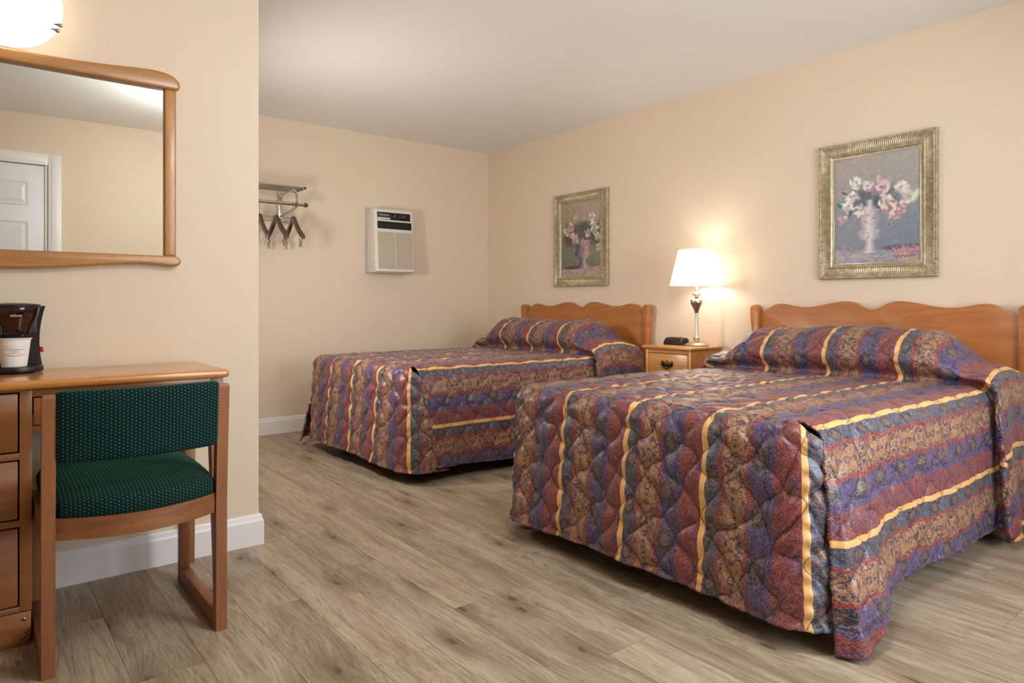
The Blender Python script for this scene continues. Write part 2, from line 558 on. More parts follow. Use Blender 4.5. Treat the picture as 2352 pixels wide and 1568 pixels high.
def bedspread_mat():
    t = NT('paisley_stripe_quilt')
    uvn = t.n('ShaderNodeUVMap'); uvn.uv_map = 'cloth'
    s = t.sep(uvn.outputs[0])
    u, v = s[0], s[1]
    uv3 = t.comb(u, v, 0)
    w0 = t.m('FRACT', t.m('ADD', t.m('DIVIDE', u, PER), 0.033))
    # scalloped band edges
    edge = t.m('MULTIPLY', t.m('SINE', t.m('MULTIPLY', v, 2 * PI / 0.165)), 0.014)
    rag = t.m('MULTIPLY', t.m('SUBTRACT', t.noise(uv3, 48, 3, 0.6), 0.5), 0.11)
    w = t.m('ADD', w0, t.m('ADD', edge, rag))
    TEAL, TEAL2 = srgb(32, 56, 74), srgb(54, 84, 104)
    NAVY, BLUE = srgb(36, 44, 78), srgb(60, 70, 122)
    CRIM, TAN, OCH = srgb(130, 38, 46), srgb(170, 130, 92), srgb(172, 116, 62)
    MAR, PUR, GOLD = srgb(126, 48, 56), srgb(84, 58, 98), srgb(228, 176, 108)
    # motif coordinates: mirrored along the repeat so they read as woven ornament
    vm_ = t.m('PINGPONG', v, 0.11)
    # tan band with navy floral
    mt = t.m('ABSOLUTE', t.m('SUBTRACT', w0, 0.367))
    fl1 = t.noise(t.comb(t.m('MULTIPLY', mt, PER), vm_, 3.1), 66, 2, 0.55, 0.8)
    fl2 = t.noise(t.comb(t.m('MULTIPLY', mt, PER), vm_, 8.4), 110, 2, 0.6)
    tan = t.mix(t.step(fl1, 0.50, 0.55), TAN, srgb(60, 62, 88))
    tan = t.mix(t.m('MULTIPLY', t.step(fl2, 0.55, 0.60), 0.55), tan, OCH)
    # medallions in the two blue bands
    def medal(cen, wid, base_a, base_b, ph):
        du = t.m('DIVIDE', t.m('SUBTRACT', w0, cen), wid)
        fv = t.m('SUBTRACT', t.m('FRACT', t.m('ADD', t.m('DIVIDE', v, 0.165), ph)), 0.5)
        dv = t.m('DIVIDE', fv, 0.30)
        d = t.m('SQRT', t.m('ADD', t.m('MULTIPLY', du, du), t.m('MULTIPLY', dv, dv)))
        d = t.m('ADD', d, t.m('MULTIPLY', t.m('SUBTRACT', t.noise(uv3, 130, 2), 0.5), 0.5))
        c = t.ramp(d, [(0.0, srgb(170, 110, 66)), (0.16, srgb(60, 70, 80)), (0.34, srgb(120, 110, 96)), (0.42, base_a),
                       (0.80, base_a), (0.86, srgb(104, 112, 118)), (0.95, base_b)])
        return c
    teal = medal(0.133, 0.085, TEAL, TEAL2, 0.0)
    blue = medal(0.615, 0.10, TEAL, BLUE, 0.5)
    # maroon band with paisley curls
    sw = t.noise(t.comb(u, vm_, 0), 34, 2, 0.5, 2.2)
    curl = t.m('SINE', t.m('MULTIPLY', sw, 46.0))
    mar = t.mix(t.step(curl, -0.2, 0.5), MAR, srgb(140, 74, 66))
    mar = t.mix(t.m('MULTIPLY', t.step(t.noise(t.comb(u, vm_, 5), 28, 2), 0.52, 0.60), 0.7), mar, PUR)
    crim = t.mix(t.step(t.noise(uv3, 150, 2), 0.48, 0.6), CRIM, srgb(150, 80, 80))
    c = teal
    def over(c, new, at):
        return t.mix(t.m('GREATER_THAN', w, at), c, new)
    c = over(c, crim, 0.205); c = over(c, tan, 0.245); c = over(c, crim, 0.490); c = over(c, blue, 0.535)
    c = over(c, NAVY, 0.690); c = over(c, BLUE, 0.720); c = over(c, mar, 0.770)
    # cloth-wide tone: bands drift in colour along the length
    drift = t.noise(uv3, 9, 2, 0.5)
    c = t.mix(t.m('MULTIPLY', t.step(drift, 0.5, 0.7), 0.25), c, srgb(112, 88, 84))
    # busy woven ground inside every band
    mo = t.noise(uv3, 120, 4, 0.72, 0.7)
    c = t.mix(t.m('MULTIPLY', t.step(mo, 0.53, 0.60), 0.62), c, srgb(36, 42, 80))
    c = t.mix(t.m('MULTIPLY', t.step(mo, 0.45, 0.38), 0.38), c, srgb(178, 116, 76))
    mo2 = t.noise(t.comb(u, v, 4.0), 75, 3, 0.65, 1.2)
    c = t.mix(t.m('MULTIPLY', t.step(mo2, 0.56, 0.63), 0.45), c, srgb(128, 48, 58))
    # speckled jacquard weave
    wv = t.n('ShaderNodeTexWhiteNoise', noise_dimensions='2D')
    cell = t.vm('FLOOR', t.vm('MULTIPLY', uv3, (520, 520, 0)))
    t.put(wv.inputs['Vector'], cell)
    spk = wv.outputs['Value']; spc = wv.outputs['Color']
    c = t.mix(t.m('MULTIPLY', t.m('GREATER_THAN', spk, 0.80), 0.40), c, srgb(196, 138, 94))
    c = t.mix(t.m('MULTIPLY', t.m('LESS_THAN', spk, 0.24), 0.50), c, srgb(28, 30, 48))
    c = t.mix(0.03, c, spc, 'OVERLAY')
    # gold stripe, plain satin
    isg = t.m('LESS_THAN', t.m('ADD', w0, t.m('MULTIPLY', rag, 0.12)), 0.058)
    gold = t.mix(t.m('MULTIPLY', spk, 0.22), GOLD, srgb(196, 128, 62))
    c = t.mix(isg, c, gold)
    # crease shade painted as dark lines along the quilt stitching
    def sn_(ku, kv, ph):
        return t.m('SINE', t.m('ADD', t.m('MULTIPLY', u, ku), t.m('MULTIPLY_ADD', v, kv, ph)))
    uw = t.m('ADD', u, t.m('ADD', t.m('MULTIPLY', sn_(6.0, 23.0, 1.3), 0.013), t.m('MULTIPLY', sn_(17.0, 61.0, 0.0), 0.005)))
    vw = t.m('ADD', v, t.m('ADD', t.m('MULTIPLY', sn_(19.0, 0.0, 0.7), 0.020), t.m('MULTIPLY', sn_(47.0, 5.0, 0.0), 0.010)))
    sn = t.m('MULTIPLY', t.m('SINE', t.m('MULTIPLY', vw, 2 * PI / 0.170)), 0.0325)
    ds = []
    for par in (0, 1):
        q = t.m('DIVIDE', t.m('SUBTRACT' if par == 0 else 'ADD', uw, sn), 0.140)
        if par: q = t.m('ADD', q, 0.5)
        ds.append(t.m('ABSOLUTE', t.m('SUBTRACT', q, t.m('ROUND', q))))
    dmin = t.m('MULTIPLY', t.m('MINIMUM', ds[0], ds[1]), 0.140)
    crease_shade = t.step(dmin, 0.0034, 0.0014)
    c = t.mix(t.m('MULTIPLY', crease_shade, 0.6), c, srgb(24, 22, 38))
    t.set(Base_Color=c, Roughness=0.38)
    t.bsdf.inputs['Specular IOR Level'].default_value = 0.5
    t.bsdf.inputs['Sheen Weight'].default_value = 0.10
    t.bsdf.inputs['Sheen Roughness'].default_value = 0.4
    wr = t.noise(uv3, 70, 3, 0.6, 0.5)
    t.bump(t.m('ADD', t.m('MULTIPLY', wr, 1.0), t.m('MULTIPLY', spk, 0.10)), 0.30, 0.004)
    return t.mat
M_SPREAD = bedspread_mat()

def sstep(x, a, b):
    t = np.clip((x - a) / (b - a), 0, 1)
    return t * t * (3 - 2 * t)

def wob(a, b, seed, f=6.0):
    r = np.random.RandomState(seed)
    out = 0
    for _ in range(7):
        fx, fy, ph = r.normal(0, f), r.normal(0, f), r.rand() * 6.28
        out = out + np.sin(fx * a + fy * b + ph)
    return out / 7 ** 0.5

def bedspread(yc, xf, ztop, prm, seed, label):
    """yc centre line, xf foot plane; prm: fold parameters of the corners"""
    a, r = 0.70, 0.080
    dh = 0.0075
    prof = [(xf + r, 0), (2.3, 0.004), (2.8, 0.003), (3.18, 0.0), (3.29, 0.0), (3.335, 0.004), (3.340, 0.022), (3.305, 0.050), (3.290, 0.090),
            (3.318, 0.142), (3.39, 0.188), (3.49, 0.208), (3.61, 0.196), (3.71, 0.155), (3.775, 0.09), (3.795, 0.02)]
    C, S = catmull(prof, dh)
    X1, B1 = C[:, 0], C[:, 1] * 1.13
    V1 = -S                                    # cloth coordinate along the bed: 0 at the foot edge, negative to the head
    # ---- body patch: top and both sides
    side_arc = PI / 2 * r
    ntop = int(2 * (a - r) / dh)
    nside = 78
    utop = np.linspace(-(a - r), a - r, ntop)
    q = np.linspace(0, 1, nside + 1)[1:]
    col_u = np.r_[-(q[::-1] + 1), np.zeros(0), np.zeros(ntop), q + 1]
    kind = np.r_[-np.ones(nside), np.zeros(ntop), np.ones(nside)]
    qq = np.r_[q[::-1], np.zeros(ntop), q]
    nu = len(kind)
    m = len(X1)
    X = np.repeat(X1[:, None], nu, 1); B = np.repeat(B1[:, None], nu, 1); V = np.repeat(V1[:, None], nu, 1)
    K = np.repeat(kind[None], m, 0); Q = np.repeat(qq[None], m, 0)
    uflat = np.r_[np.full(nside, -(a - r)), utop, np.full(nside, a - r)]
    UF = np.repeat(uflat[None], m, 0)
    eta = np.abs(UF) / (a - r)
    head = sstep(V, V1[int(np.argmin(np.abs(X1 - 3.335)))] - 0.0, V1[int(np.argmin(np.abs(X1 - 3.335)))] - 0.10)
    # pillow height tapers to the sides
    tap = 1 - 0.62 * sstep(eta, 0.70, 1.0) ** 1.0
    tap = tap * (1 + 0.04 * np.sin(UF * 7 + seed))
    zt = ztop + B * tap + 0.004 * wob(X, UF, seed, 3.0)
    isS = np.abs(K) > 0.5
    sg = np.where(K > 0, 1.0, -1.0)            # +1: towards -y (near the camera)
    # drop: arc then straight
    front = np.exp(-((X - (xf + r)) / 0.22) ** 2)
    fr_dip = np.where(K > 0, prm['dip_r'], prm['dip_l'])
    hem = 0.079 - fr_dip * np.exp(-((X - (xf + 0.05)) / 0.17) ** 2) - 0.03 * head + 0.010 * np.sin(X * 5 + seed)
    Ttot = zt - r - hem
    L = side_arc + Ttot
    ell = Q * L
    phi = np.clip(ell / r, 0, PI / 2)
    tt = np.clip(ell - side_arc, 0, None)
    tn = tt / Ttot
    yin = r * np.sin(phi)
    zs = zt - r * (1 - np.cos(phi)) - tt
    fl_amp = np.where(K > 0, prm['flute_r'], prm['flute_l'])
    fl_c = np.where(K > 0, prm['flute_xr'], prm['flute_xl'])
    fl_w = np.where(K > 0, prm['flute_wr'], prm['flute_wl'])
    off = 0.022 * tn
    xa_ = X - (xf + r)                           # distance behind the front edge
    lip = 0.25 + 0.75 * sstep(xa_, 0.0, 0.035)
    off = off + fl_amp * tn ** 0.85 * np.where(xa_ < fl_c, 1.0, np.exp(-((xa_ - fl_c) / fl_w) ** 2)) * lip
    off = off + isS * 0.0016 * (1 - 0.8 * head) * np.sin(X * 150 + 3 * np.sin(X * 37) + 2 * np.sin(tn * 6 + X * 11)) * sstep(tn, 0.02, 0.2)
    off = off + 0.012 * tn * np.sin(X * 9.0 + seed) * (1 - front)
    off = off + head * (0.030 * np.exp(-((X - 3.33) / 0.09) ** 2) * (0.35 + 0.65 * tn) + 0.018 + 0.030 * tn * (0.5 + 0.5 * np.sin((X - 3.30) * 22)))
    xs = np.where(K > 0, prm['edge_r0'] + (prm['edge_r1'] - prm['edge_r0']) * tn, prm['edge_l0'] + (prm['edge_l1'] - prm['edge_l0']) * tn)
    fade = np.clip(1 - (X - (xf + r)) / 0.35, 0, 1)
    Xs = X + xs * fade * np.clip(ell / side_arc, 0, 1)
    y_u = np.where(isS, (a - r) + yin + off, 0)
    PX = np.where(isS, Xs, X)
    PY = np.where(isS, yc - sg * y_u, yc - UF)
    PZ = np.where(isS, zs, zt)
    U = np.where(isS, sg * ((a - r) + ell), UF)
    P_body = np.stack([PX, PY, PZ], 2)
    # ---- foot patch
    ext0 = a - r + PI / 2 * r
    nf = int(2 * 0.86 / dh)
    nt = 82
    hemf = 0.075
    Tf = ztop - r - hemf
    sgrid = np.linspace(-1, 1, nf)
    tg = np.linspace(0, 1, nt)
    SG = np.repeat(sgrid[None], nt, 0); TG = np.repeat(tg[:, None], nf, 1)
    # curve through the top edge so the patches share their first row
    ellf = TG * (side_arc + Tf)
    phi = np.clip(ellf / r, 0, PI / 2)
    tt = np.clip(ellf - side_arc, 0, None); tn = tt / Tf
    wrap = np.where(SG > 0, prm['wrap_r'], prm['wrap_l'])
    umax = a - r + (PI / 2 * r + 0.0) * np.clip(ellf / side_arc, 0, 1) + (0.030 + wrap) * tn + 0.02 * np.clip(ellf / side_arc, 0, 1)
    UU = SG * umax
    au = np.abs(UU)
    rc = r + 0.015 + 0.025 * tn
    a_path = a + 0.0 * tn
    th = np.clip((au - (a_path - rc)) / rc, 0, PI / 2)
    past = np.clip(au - (a_path - rc) - rc * PI / 2, 0, None)
    ins = r * (1 - np.sin(phi))                      # inset of the rounded top edge
    reff = np.maximum(rc - ins, 0.0)
    flat = np.minimum(au, a_path - rc)
    nx, ny = -np.cos(th), np.sin(th)
    fl_f = 0.030 * tn + 0.007 * tn * np.sin(UU * 11 + seed) + prm['bow'] * tn * (1 - (UU / 0.8) ** 2)
    tuck = np.where(SG > 0, prm['tuck_r'], prm['tuck_l'])
    fl_f = fl_f - tuck * tn * sstep(past, 0.0, 0.08)
    gx = xf + rc + nx * reff + past * 1.0
    gy = flat + ny * reff
    gx = gx + nx * fl_f; gy = gy + ny * fl_f
    gz = ztop - r * (1 - np.cos(phi)) - tt + 0.004 * wob(xf + r + 0 * UU, UU, seed, 3.0) * (1 - tn)
    lift = 0.02 * np.cos(UU * 3.0) * tn
    gz = gz + lift * 0.5
    P_foot = np.stack([gx, yc - np.where(SG > 0, 1, -1) * gy, gz], 2)
    Vf = ellf
    # ---- displacement along the normals: quilting and wrinkles
    def displace(P, U_, V_, amp, flip, mask=1.0):
        du = np.gradient(P, axis=1); dv = np.gradient(P, axis=0)
        N = np.cross(du, dv); ln = np.linalg.norm(N, axis=2, keepdims=True); N = N / np.maximum(ln, 1e-9)
        if flip: N = -N
        d = quilt_dist(U_, V_)
        h = amp * (1 - np.exp(-(d / 0.019) ** 1.15)) - amp
        h = h + 0.0016 * wob(U_, V_, seed + 3, 55.0) + 0.0012 * wob(U_, V_, seed + 7, 110.0)
        h = h * mask
        return P + N * h[:, :, None], N
    ampb = np.where(isS, 0.0085, 0.0105) * (1 - 0.25 * np.clip((X - 2.2) / 1.0, 0, 1))
    hemline = np.where(isS, np.exp(-((Ttot * (1 - tn_side(Q, L, side_arc, Ttot)) - 0.020) / 0.005) ** 2), 0)
    Pb, Nb = displace(P_body, U, V, ampb, False)
    if np.mean(Nb[:, nu // 2, 2]) < 0:
        Pb, Nb = displace(P_body, U, V, ampb, True)
    Pb = Pb - Nb * (0.005 * hemline)[:, :, None]
    # gathered wrinkles next to the near corner, on the strip beside the gold edge
    mk = np.where(np.abs(UU) > a - r - 0.03, sstep(ellf, 0.02, 0.10), 1.0)   # calm where the corner pinches
    Pf, Nf = displace(P_foot, UU, Vf, 0.0145, False, mk)
    if np.mean(Nf[nt // 2, :, 0]) > 0:
        Pf, Nf = displace(P_foot, UU, Vf, 0.0145, True, mk)
    gath = np.exp(-((np.abs(UU) - 0.655) / 0.055) ** 2) * sstep(tn, 0.02, 0.15)
    Pf = Pf + Nf * (gath * prm['gath'] * np.sin(Vf * 125 + 6 * np.sin(UU * 40)) )[:, :, None]
    hl = np.exp(-((Tf * (1 - tn) - 0.020) / 0.005) ** 2)
    Pf = Pf - Nf * (0.005 * hl)[:, :, None]
    # ---- one mesh
    nb = m * nu
    verts = np.vstack([Pb.reshape(-1, 3), Pf.reshape(-1, 3)])
    uvs = np.vstack([np.stack([U, V], 2).reshape(-1, 2), np.stack([UU, Vf], 2).reshape(-1, 2)])
    def faces(mm, nn, k):
        j, i = np.meshgrid(np.arange(mm - 1), np.arange(nn - 1), indexing='ij')
        b = (j * nn + i + k).ravel()
        return np.stack([b, b + 1, b + nn + 1, b + nn], 1)
    F = np.vstack([faces(m, nu, 0), faces(nt, nf, nb)[:, ::-1]])
    # make every face look outwards
    def orient(Fs, Nrm_v):
        e1 = verts[Fs[:, 1]] - verts[Fs[:, 0]]; e2 = verts[Fs[:, 3]] - verts[Fs[:, 0]]
        nn = np.cross(e1, e2)
        bad = (nn * Nrm_v[Fs[:, 0]]).sum(1).mean() < 0
        return Fs[:, ::-1] if bad else Fs
    allN = np.vstack([Nb.reshape(-1, 3), Nf.reshape(-1, 3)])
    nF = (m - 1) * (nu - 1)
    F = np.vstack([orient(F[:nF], allN), orient(F[nF:], allN)])
    loc = np.array([3.0, yc, 0.0])
    me = bpy.data.meshes.new('bedspread')
    vv = verts - loc
    me.vertices.add(len(vv)); me.vertices.foreach_set('co', vv.ravel())
    me.loops.add(F.size); me.loops.foreach_set('vertex_index', F.ravel().astype(np.int32))
    me.polygons.add(len(F)); me.polygons.foreach_set('loop_start', np.arange(0, F.size, 4, dtype=np.int32))
    me.polygons.foreach_set('loop_total', np.full(len(F), 4, np.int32))
    me.update(calc_edges=True)
    me.polygons.foreach_set('use_smooth', np.ones(len(F), bool))
    ul = me.uv_layers.new(name='cloth')
    ul.data.foreach_set('uv', uvs[F.ravel()].astype(np.float32).ravel())
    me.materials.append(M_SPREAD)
    o = bpy.data.objects.new('bedspread', me); COL.objects.link(o)
    o.location = loc
    md = o.modifiers.new('thickness', 'SOLIDIFY'); md.thickness = 0.009; md.offset = -1
    return tag(o, label, 'bedspread', 'quilted striped bedspreads')

def tn_side(Q, L, side_arc, Ttot):
    return np.clip(Q * L - side_arc, 0, None) / Ttot

# ---------------------------------------------------------------- beds
W_HEAD = wood('honey_maple_headboard', srgb(186, 114, 54), srgb(144, 79, 31), 'Y', 1.0, 0.36, 0.3)
M_MATT = plain('mattress_ticking', srgb(200, 196, 188), 0.8, grain=0.2)
M_BOXS = plain('box_spring_cloth', srgb(70, 58, 48), 0.85, grain=0.2)
M_BFRAME = plain('black_bed_frame', srgb(28, 24, 22), 0.5)
HB = [(-0.668, 0.951), (-0.628, 0.966), (-0.585, 0.992), (-0.542, 1.003), (-0.500, 1.000), (-0.440, 0.988), (-0.386, 0.983), (-0.330, 0.986),
      (-0.260, 0.999), (-0.200, 1.011), (-0.143, 1.017), (-0.095, 1.010), (-0.055, 0.990), (-0.022, 0.974), (0.0, 0.970)]
def bed(yc, xf, ycm, label):
    t = thing('bed', (3.0, yc, 0), label, 'bed', 'twin-post headboard beds')
    pts = HB + [(-y, z) for y, z in HB[::-1][1:]]
    c, _ = catmull(pts, 0.012)
    out = [(yc + p[0], p[1]) for p in c] + [(yc + 0.668, 0.25), (yc - 0.668, 0.25)]
    hb = MB().prism(out, 3.846, 3.868, 'X', 0.004).build('headboard', W_HEAD, t)
    for s in (-1, 1):
        # tombstone-topped post with a wavy outer edge
        edge = [(0.000, 0.0), (0.000, 0.45), (0.006, 0.62), (0.012, 0.74), (0.009, 0.83), (0.001, 0.90), (-0.002, 0.94), (-0.001, 0.968)]
        e, _ = catmull(edge, 0.02)
        w = 0.064
        pl = [(w / 2 - 0.004 - d, z) for d, z in e]
        top = [(0.5 * w * math.cos(A), 0.968 + 0.030 * math.sin(A)) for A in np.linspace(0.15, PI - 0.1, 12)]
        pl = pl + top + [(-w / 2, 0.96), (-w / 2, 0.0)]
        po = [(yc + s * (0.698 + p[0]), p[1]) for p in pl]
        MB().prism(po, 3.828, 3.876, 'X', 0.005).build('headboard_post', W_HEAD, hb)
    MB().box(xf + 0.035, 3.765, ycm - 0.665, ycm + 0.665, 0.34, 0.620, 0.07, 4).build('mattress', M_MATT, t)
    MB().box(xf + 0.06, 3.765, ycm - 0.655, ycm + 0.655, 0.15, 0.338, 0.012).build('box_spring', M_BOXS, t)
    fr = MB()
    fr.box(xf + 0.07, 3.80, ycm - 0.60, ycm - 0.56, 0.11, 0.15); fr.box(xf + 0.07, 3.80, ycm + 0.56, ycm + 0.60, 0.11, 0.15)
    fr.box(xf + 0.20, xf + 0.24, ycm - 0.65, ycm + 0.65, 0.11, 0.15); fr.box(2.8, 2.84, ycm - 0.65, ycm + 0.65, 0.11, 0.15)
    fr.build('bed_frame', M_BFRAME, t)
    for x in (xf + 0.22, 2.82, 3.72):
        for s in (-1, 1):
            MB().box(x - 0.025, x + 0.025, ycm + s * 0.53 - 0.025, ycm + s * 0.53 + 0.025, 0, 0.11, 0.004).build('leg', M_BFRAME, t)
    return t
bed(1.690, 1.86, 1.675, 'maple headboard bed beside the nightstand, nearest the camera')
bed(3.957, 1.87, 3.955, 'maple headboard bed in the far corner by the air conditioner')
NEAR = dict(dip_r=0.062, dip_l=0.045, flute_r=0.085, flute_l=0.03, flute_xr=0.13, flute_xl=0.05, flute_wr=0.15, flute_wl=0.15,
            edge_r0=-0.012, edge_r1=-0.035, edge_l0=-0.01, edge_l1=-0.03, wrap_r=-0.050, wrap_l=-0.04, tuck_r=0.14, tuck_l=0.08, bow=0.012, gath=0.0055)
FAR = dict(dip_r=0.005, dip_l=0.050, flute_r=0.012, flute_l=0.11, flute_xr=0.20, flute_xl=0.05, flute_wr=0.16, flute_wl=0.16,
           edge_r0=0.00, edge_r1=0.085, edge_l0=0.0, edge_l1=-0.13, wrap_r=0.11, wrap_l=0.0, tuck_r=0.012, tuck_l=0.05, bow=0.012, gath=0.001)
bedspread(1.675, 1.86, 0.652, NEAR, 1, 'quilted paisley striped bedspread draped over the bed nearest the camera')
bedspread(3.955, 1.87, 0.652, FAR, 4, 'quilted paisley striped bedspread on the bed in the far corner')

# ---------------------------------------------------------------- nightstand, lamp, clock
W_NS = wood('honey_maple_nightstand', srgb(222, 158, 92), srgb(180, 112, 54), 'Y', 1.0, 0.32, 0.4)
W_NSX = wood('honey_maple_nightstand_top', srgb(226, 164, 98), srgb(186, 118, 58), 'Y', 1.2, 0.25, 0.6)
M_BRASS = plain('antique_brass', srgb(92, 72, 44), 0.38, 1.0)
NX0, NX1, NY0, NY1, NZ = 3.52, 3.875, 2.634, 3.037, 0.728
def nightstand():
    t = thing('nightstand', ((NX0 + NX1) / 2, (NY0 + NY1) / 2, 0), 'honey maple nightstand with one drawer between the two beds', 'nightstand')
    MB().box(NX0, NX1, NY0, NY1, NZ - 0.020, NZ, 0.008, 3).build('top', W_NSX, t)
    b = MB()
    bx0, bx1, by0, by1 = NX0 + 0.022, NX1 - 0.003, NY0 + 0.020, NY1 - 0.020
    b.box(bx0, bx1, by0, by0 + 0.018, 0.10, NZ - 0.020, 0.001); b.box(bx0, bx1, by1 - 0.018, by1, 0.10, NZ - 0.020, 0.001)
    b.box(bx1 - 0.008, bx1, by0 + 0.018, by1 - 0.018, 0.10, NZ - 0.022)
    b.box(bx0, bx1 - 0.01, by0 + 0.018, by1 - 0.018, 0.10, 0.118); b.box(bx0, bx1 - 0.01, by0 + 0.018, by1 - 0.018, 0.50, 0.518)
    b.box(bx0, bx0 + 0.018, by0 + 0.018, by1 - 0.018, NZ - 0.046, NZ - 0.020)
    b.build('body', W_NS, t)
    d = MB().box(bx0 - 0.002, bx0 + 0.016, by0 + 0.0215, by1 - 0.0215, 0.5215, NZ - 0.0495, 0.0025).build('drawer', W_NS, t)
    for x in (bx0 + 0.02, bx1 - 0.02):
        for y in (by0 + 0.02, by1 - 0.02):
            MB().box(x - 0.018, x + 0.018, y - 0.018, y + 0.018, 0, 0.10, 0.003).build('leg', W_NS, t)
    # batwing plate, posts and swing bail
    yc, zc, xh = (NY0 + NY1) / 2, 0.612, bx0 - 0.002
    half = [(0.0, -0.020), (0.008, -0.014), (0.018, -0.019), (0.030, -0.014), (0.040, -0.018), (0.048, -0.006), (0.044, 0.004), (0.054, 0.014),
            (0.043, 0.015), (0.040, 0.025), (0.033, 0.016), (0.026, 0.020), (0.018, 0.010), (0.010, 0.014), (0.007, 0.022), (0.0, 0.027)]
    out = half + [(-y, z) for y, z in half[::-1][1:-1]]
    h = MB().prism([(yc + p[0], zc + p[1]) for p in out], xh - 0.004, xh, 'X', 0.001).build('handle_plate', M_BRASS, d)
    k = MB()
    for s in (-1, 1):
        k.tube([(xh - 0.002, yc + s * 0.033, zc + 0.002), (xh - 0.010, yc + s * 0.033, zc + 0.002), (xh - 0.016, yc + s * 0.033, zc + 0.002),
                (xh - 0.018, yc + s * 0.033, zc + 0.002)], [0.0045, 0.0045, 0.009, 0.004], 12)
    arc = [(xh - 0.013, yc + 0.036 * math.cos(A), zc + 0.002 - 0.026 * math.sin(A) - 0.003 * math.sin(A) ** 4) for A in np.linspace(0, PI, 17)]
    k.tube(arc, [0.0032 + 0.0016 * math.sin(A) for A in np.linspace(0, PI, 17)], 8)
    k.build('handle', M_BRASS, d)
nightstand()

def lamp():
    cx, cy, z0 = 3.715, 2.735, NZ
    t = thing('table_lamp', (cx, cy, z0), 'brushed nickel table lamp with white tapered shade, lit, on the nightstand', 'lamp')
    nk = plain('brushed_nickel', srgb(206, 192, 172), 0.28, 1.0)
    MB().lathe([(0.078, 0.0), (0.080, 0.004), (0.077, 0.010), (0.062, 0.018), (0.042, 0.026), (0.024, 0.031), (0.015, 0.034), (0.014, 0.040)], cx, cy, z0, 48).build('base', nk, t)
    MB().lathe([(0.014, 0.038), (0.020, 0.044), (0.0215, 0.050), (0.018, 0.057), (0.012, 0.061), (0.0105, 0.066), (0.0105, 0.205), (0.0125, 0.207), (0.0125, 0.211),
                (0.0105, 0.213), (0.012, 0.218), (0.018, 0.236), (0.028, 0.256), (0.037, 0.274), (0.041, 0.288), (0.039, 0.300), (0.031, 0.309), (0.022, 0.313),
                (0.014, 0.320), (0.014, 0.326), (0.024, 0.332), (0.031, 0.337), (0.030, 0.343), (0.016, 0.349), (0.011, 0.354), (0.010, 0.40)], cx, cy, z0, 40).build('stem', nk, t)
    MB().lathe([(0.013, 0.40), (0.015, 0.405), (0.015, 0.44), (0.010, 0.445)], cx, cy, z0, 20).build('socket', nk, t)
    zb, zt = 1.123 - z0, 1.352 - z0
    rb, rt = 0.172, 0.117
    s = NT('lit_lamp_shade')
    df = s.n('ShaderNodeBsdfDiffuse'); tl = s.n('ShaderNodeBsdfTranslucent'); em = s.n('ShaderNodeEmission')
    wv = s.noise(s.obj(), 260, 2)
    cc = s.mix(wv, srgb(255, 250, 242), srgb(246, 240, 230))
    s.put(df.inputs[0], cc); s.put(tl.inputs[0], cc)
    em.inputs[0].default_value = (1.0, 0.94, 0.85, 1); em.inputs[1].default_value = 0.55
    m1 = s.n('ShaderNodeMixShader'); m1.inputs[0].default_value = 0.5
    s.put(m1.inputs[1], df.outputs[0]); s.put(m1.inputs[2], tl.outputs[0])
    ad = s.n('ShaderNodeAddShader'); s.put(ad.inputs[0], m1.outputs[0]); s.put(ad.inputs[1], em.outputs[0])
    s.put(s.out.inputs['Surface'], ad.outputs[0])
    s.mat.cycles.emission_sampling = 'NONE'
    sh = MB().lathe([(rb, zb), (rt, zt), (rt - 0.003, zt), (rb - 0.003, zb), (rb, zb)], cx, cy, z0, 64, False).build('lamp_shade', s.mat, t)
    for rr, zz in ((rb, zb + 0.006), (rt, zt - 0.005)):
        MB().lathe([(rr - 0.001, zz - 0.007), (rr + 0.0015, zz - 0.006), (rr, zz + 0.005), (rr - 0.002, zz + 0.006)], cx, cy, z0, 64, False).build('shade_trim', s.mat, sh)
    hp = MB()
    hp.tube([(cx, cy + 0.012, z0 + 0.42), (cx, cy + 0.05, z0 + 0.46), (cx, cy + 0.05, z0 + 0.56), (cx, cy, zt + z0 + 0.004), (cx, cy - 0.05, z0 + 0.56), (cx, cy - 0.05, z0 + 0.46), (cx, cy - 0.012, z0 + 0.42)], 0.002, 6)
    for A in (0.4, 0.4 + 2 * PI / 3, 0.4 + 4 * PI / 3):
        hp.tube([(cx, cy, z0 + zt), (cx + (rt - 0.002) * math.cos(A), cy + (rt - 0.002) * math.sin(A), z0 + zt - 0.006)], 0.0018, 6)
    hp.build('harp', nk, t)
    MB().lathe([(0.006, 0), (0.008, 0.004), (0.004, 0.010), (0.006, 0.016), (0.001, 0.022)], cx, cy, z0 + zt, 12).build('finial', nk, t)
    b = NT('lit_bulb'); e = b.n('ShaderNodeEmission'); e.inputs[0].default_value = (1, 0.88, 0.72, 1); e.inputs[1].default_value = 12
    b.put(b.out.inputs['Surface'], e.outputs[0])
    b.mat.cycles.emission_sampling = 'NONE'
    MB().lathe([(0.012, 0.442), (0.016, 0.455), (0.029, 0.475), (0.031, 0.488), (0.024, 0.508), (0.010, 0.517), (0.001, 0.518)], cx, cy, z0, 24).build('bulb', b.mat, t)
    l = bpy.data.lights.new('lamp_light', 'POINT'); l.energy = LAMP_POWER; l.color = (1.0, 0.93, 0.83); l.shadow_soft_size = 0.045
    lo = bpy.data.objects.new('lamp_light', l); COL.objects.link(lo); lo.parent = t; lo.location = (0, 0, 0.49)
lamp()

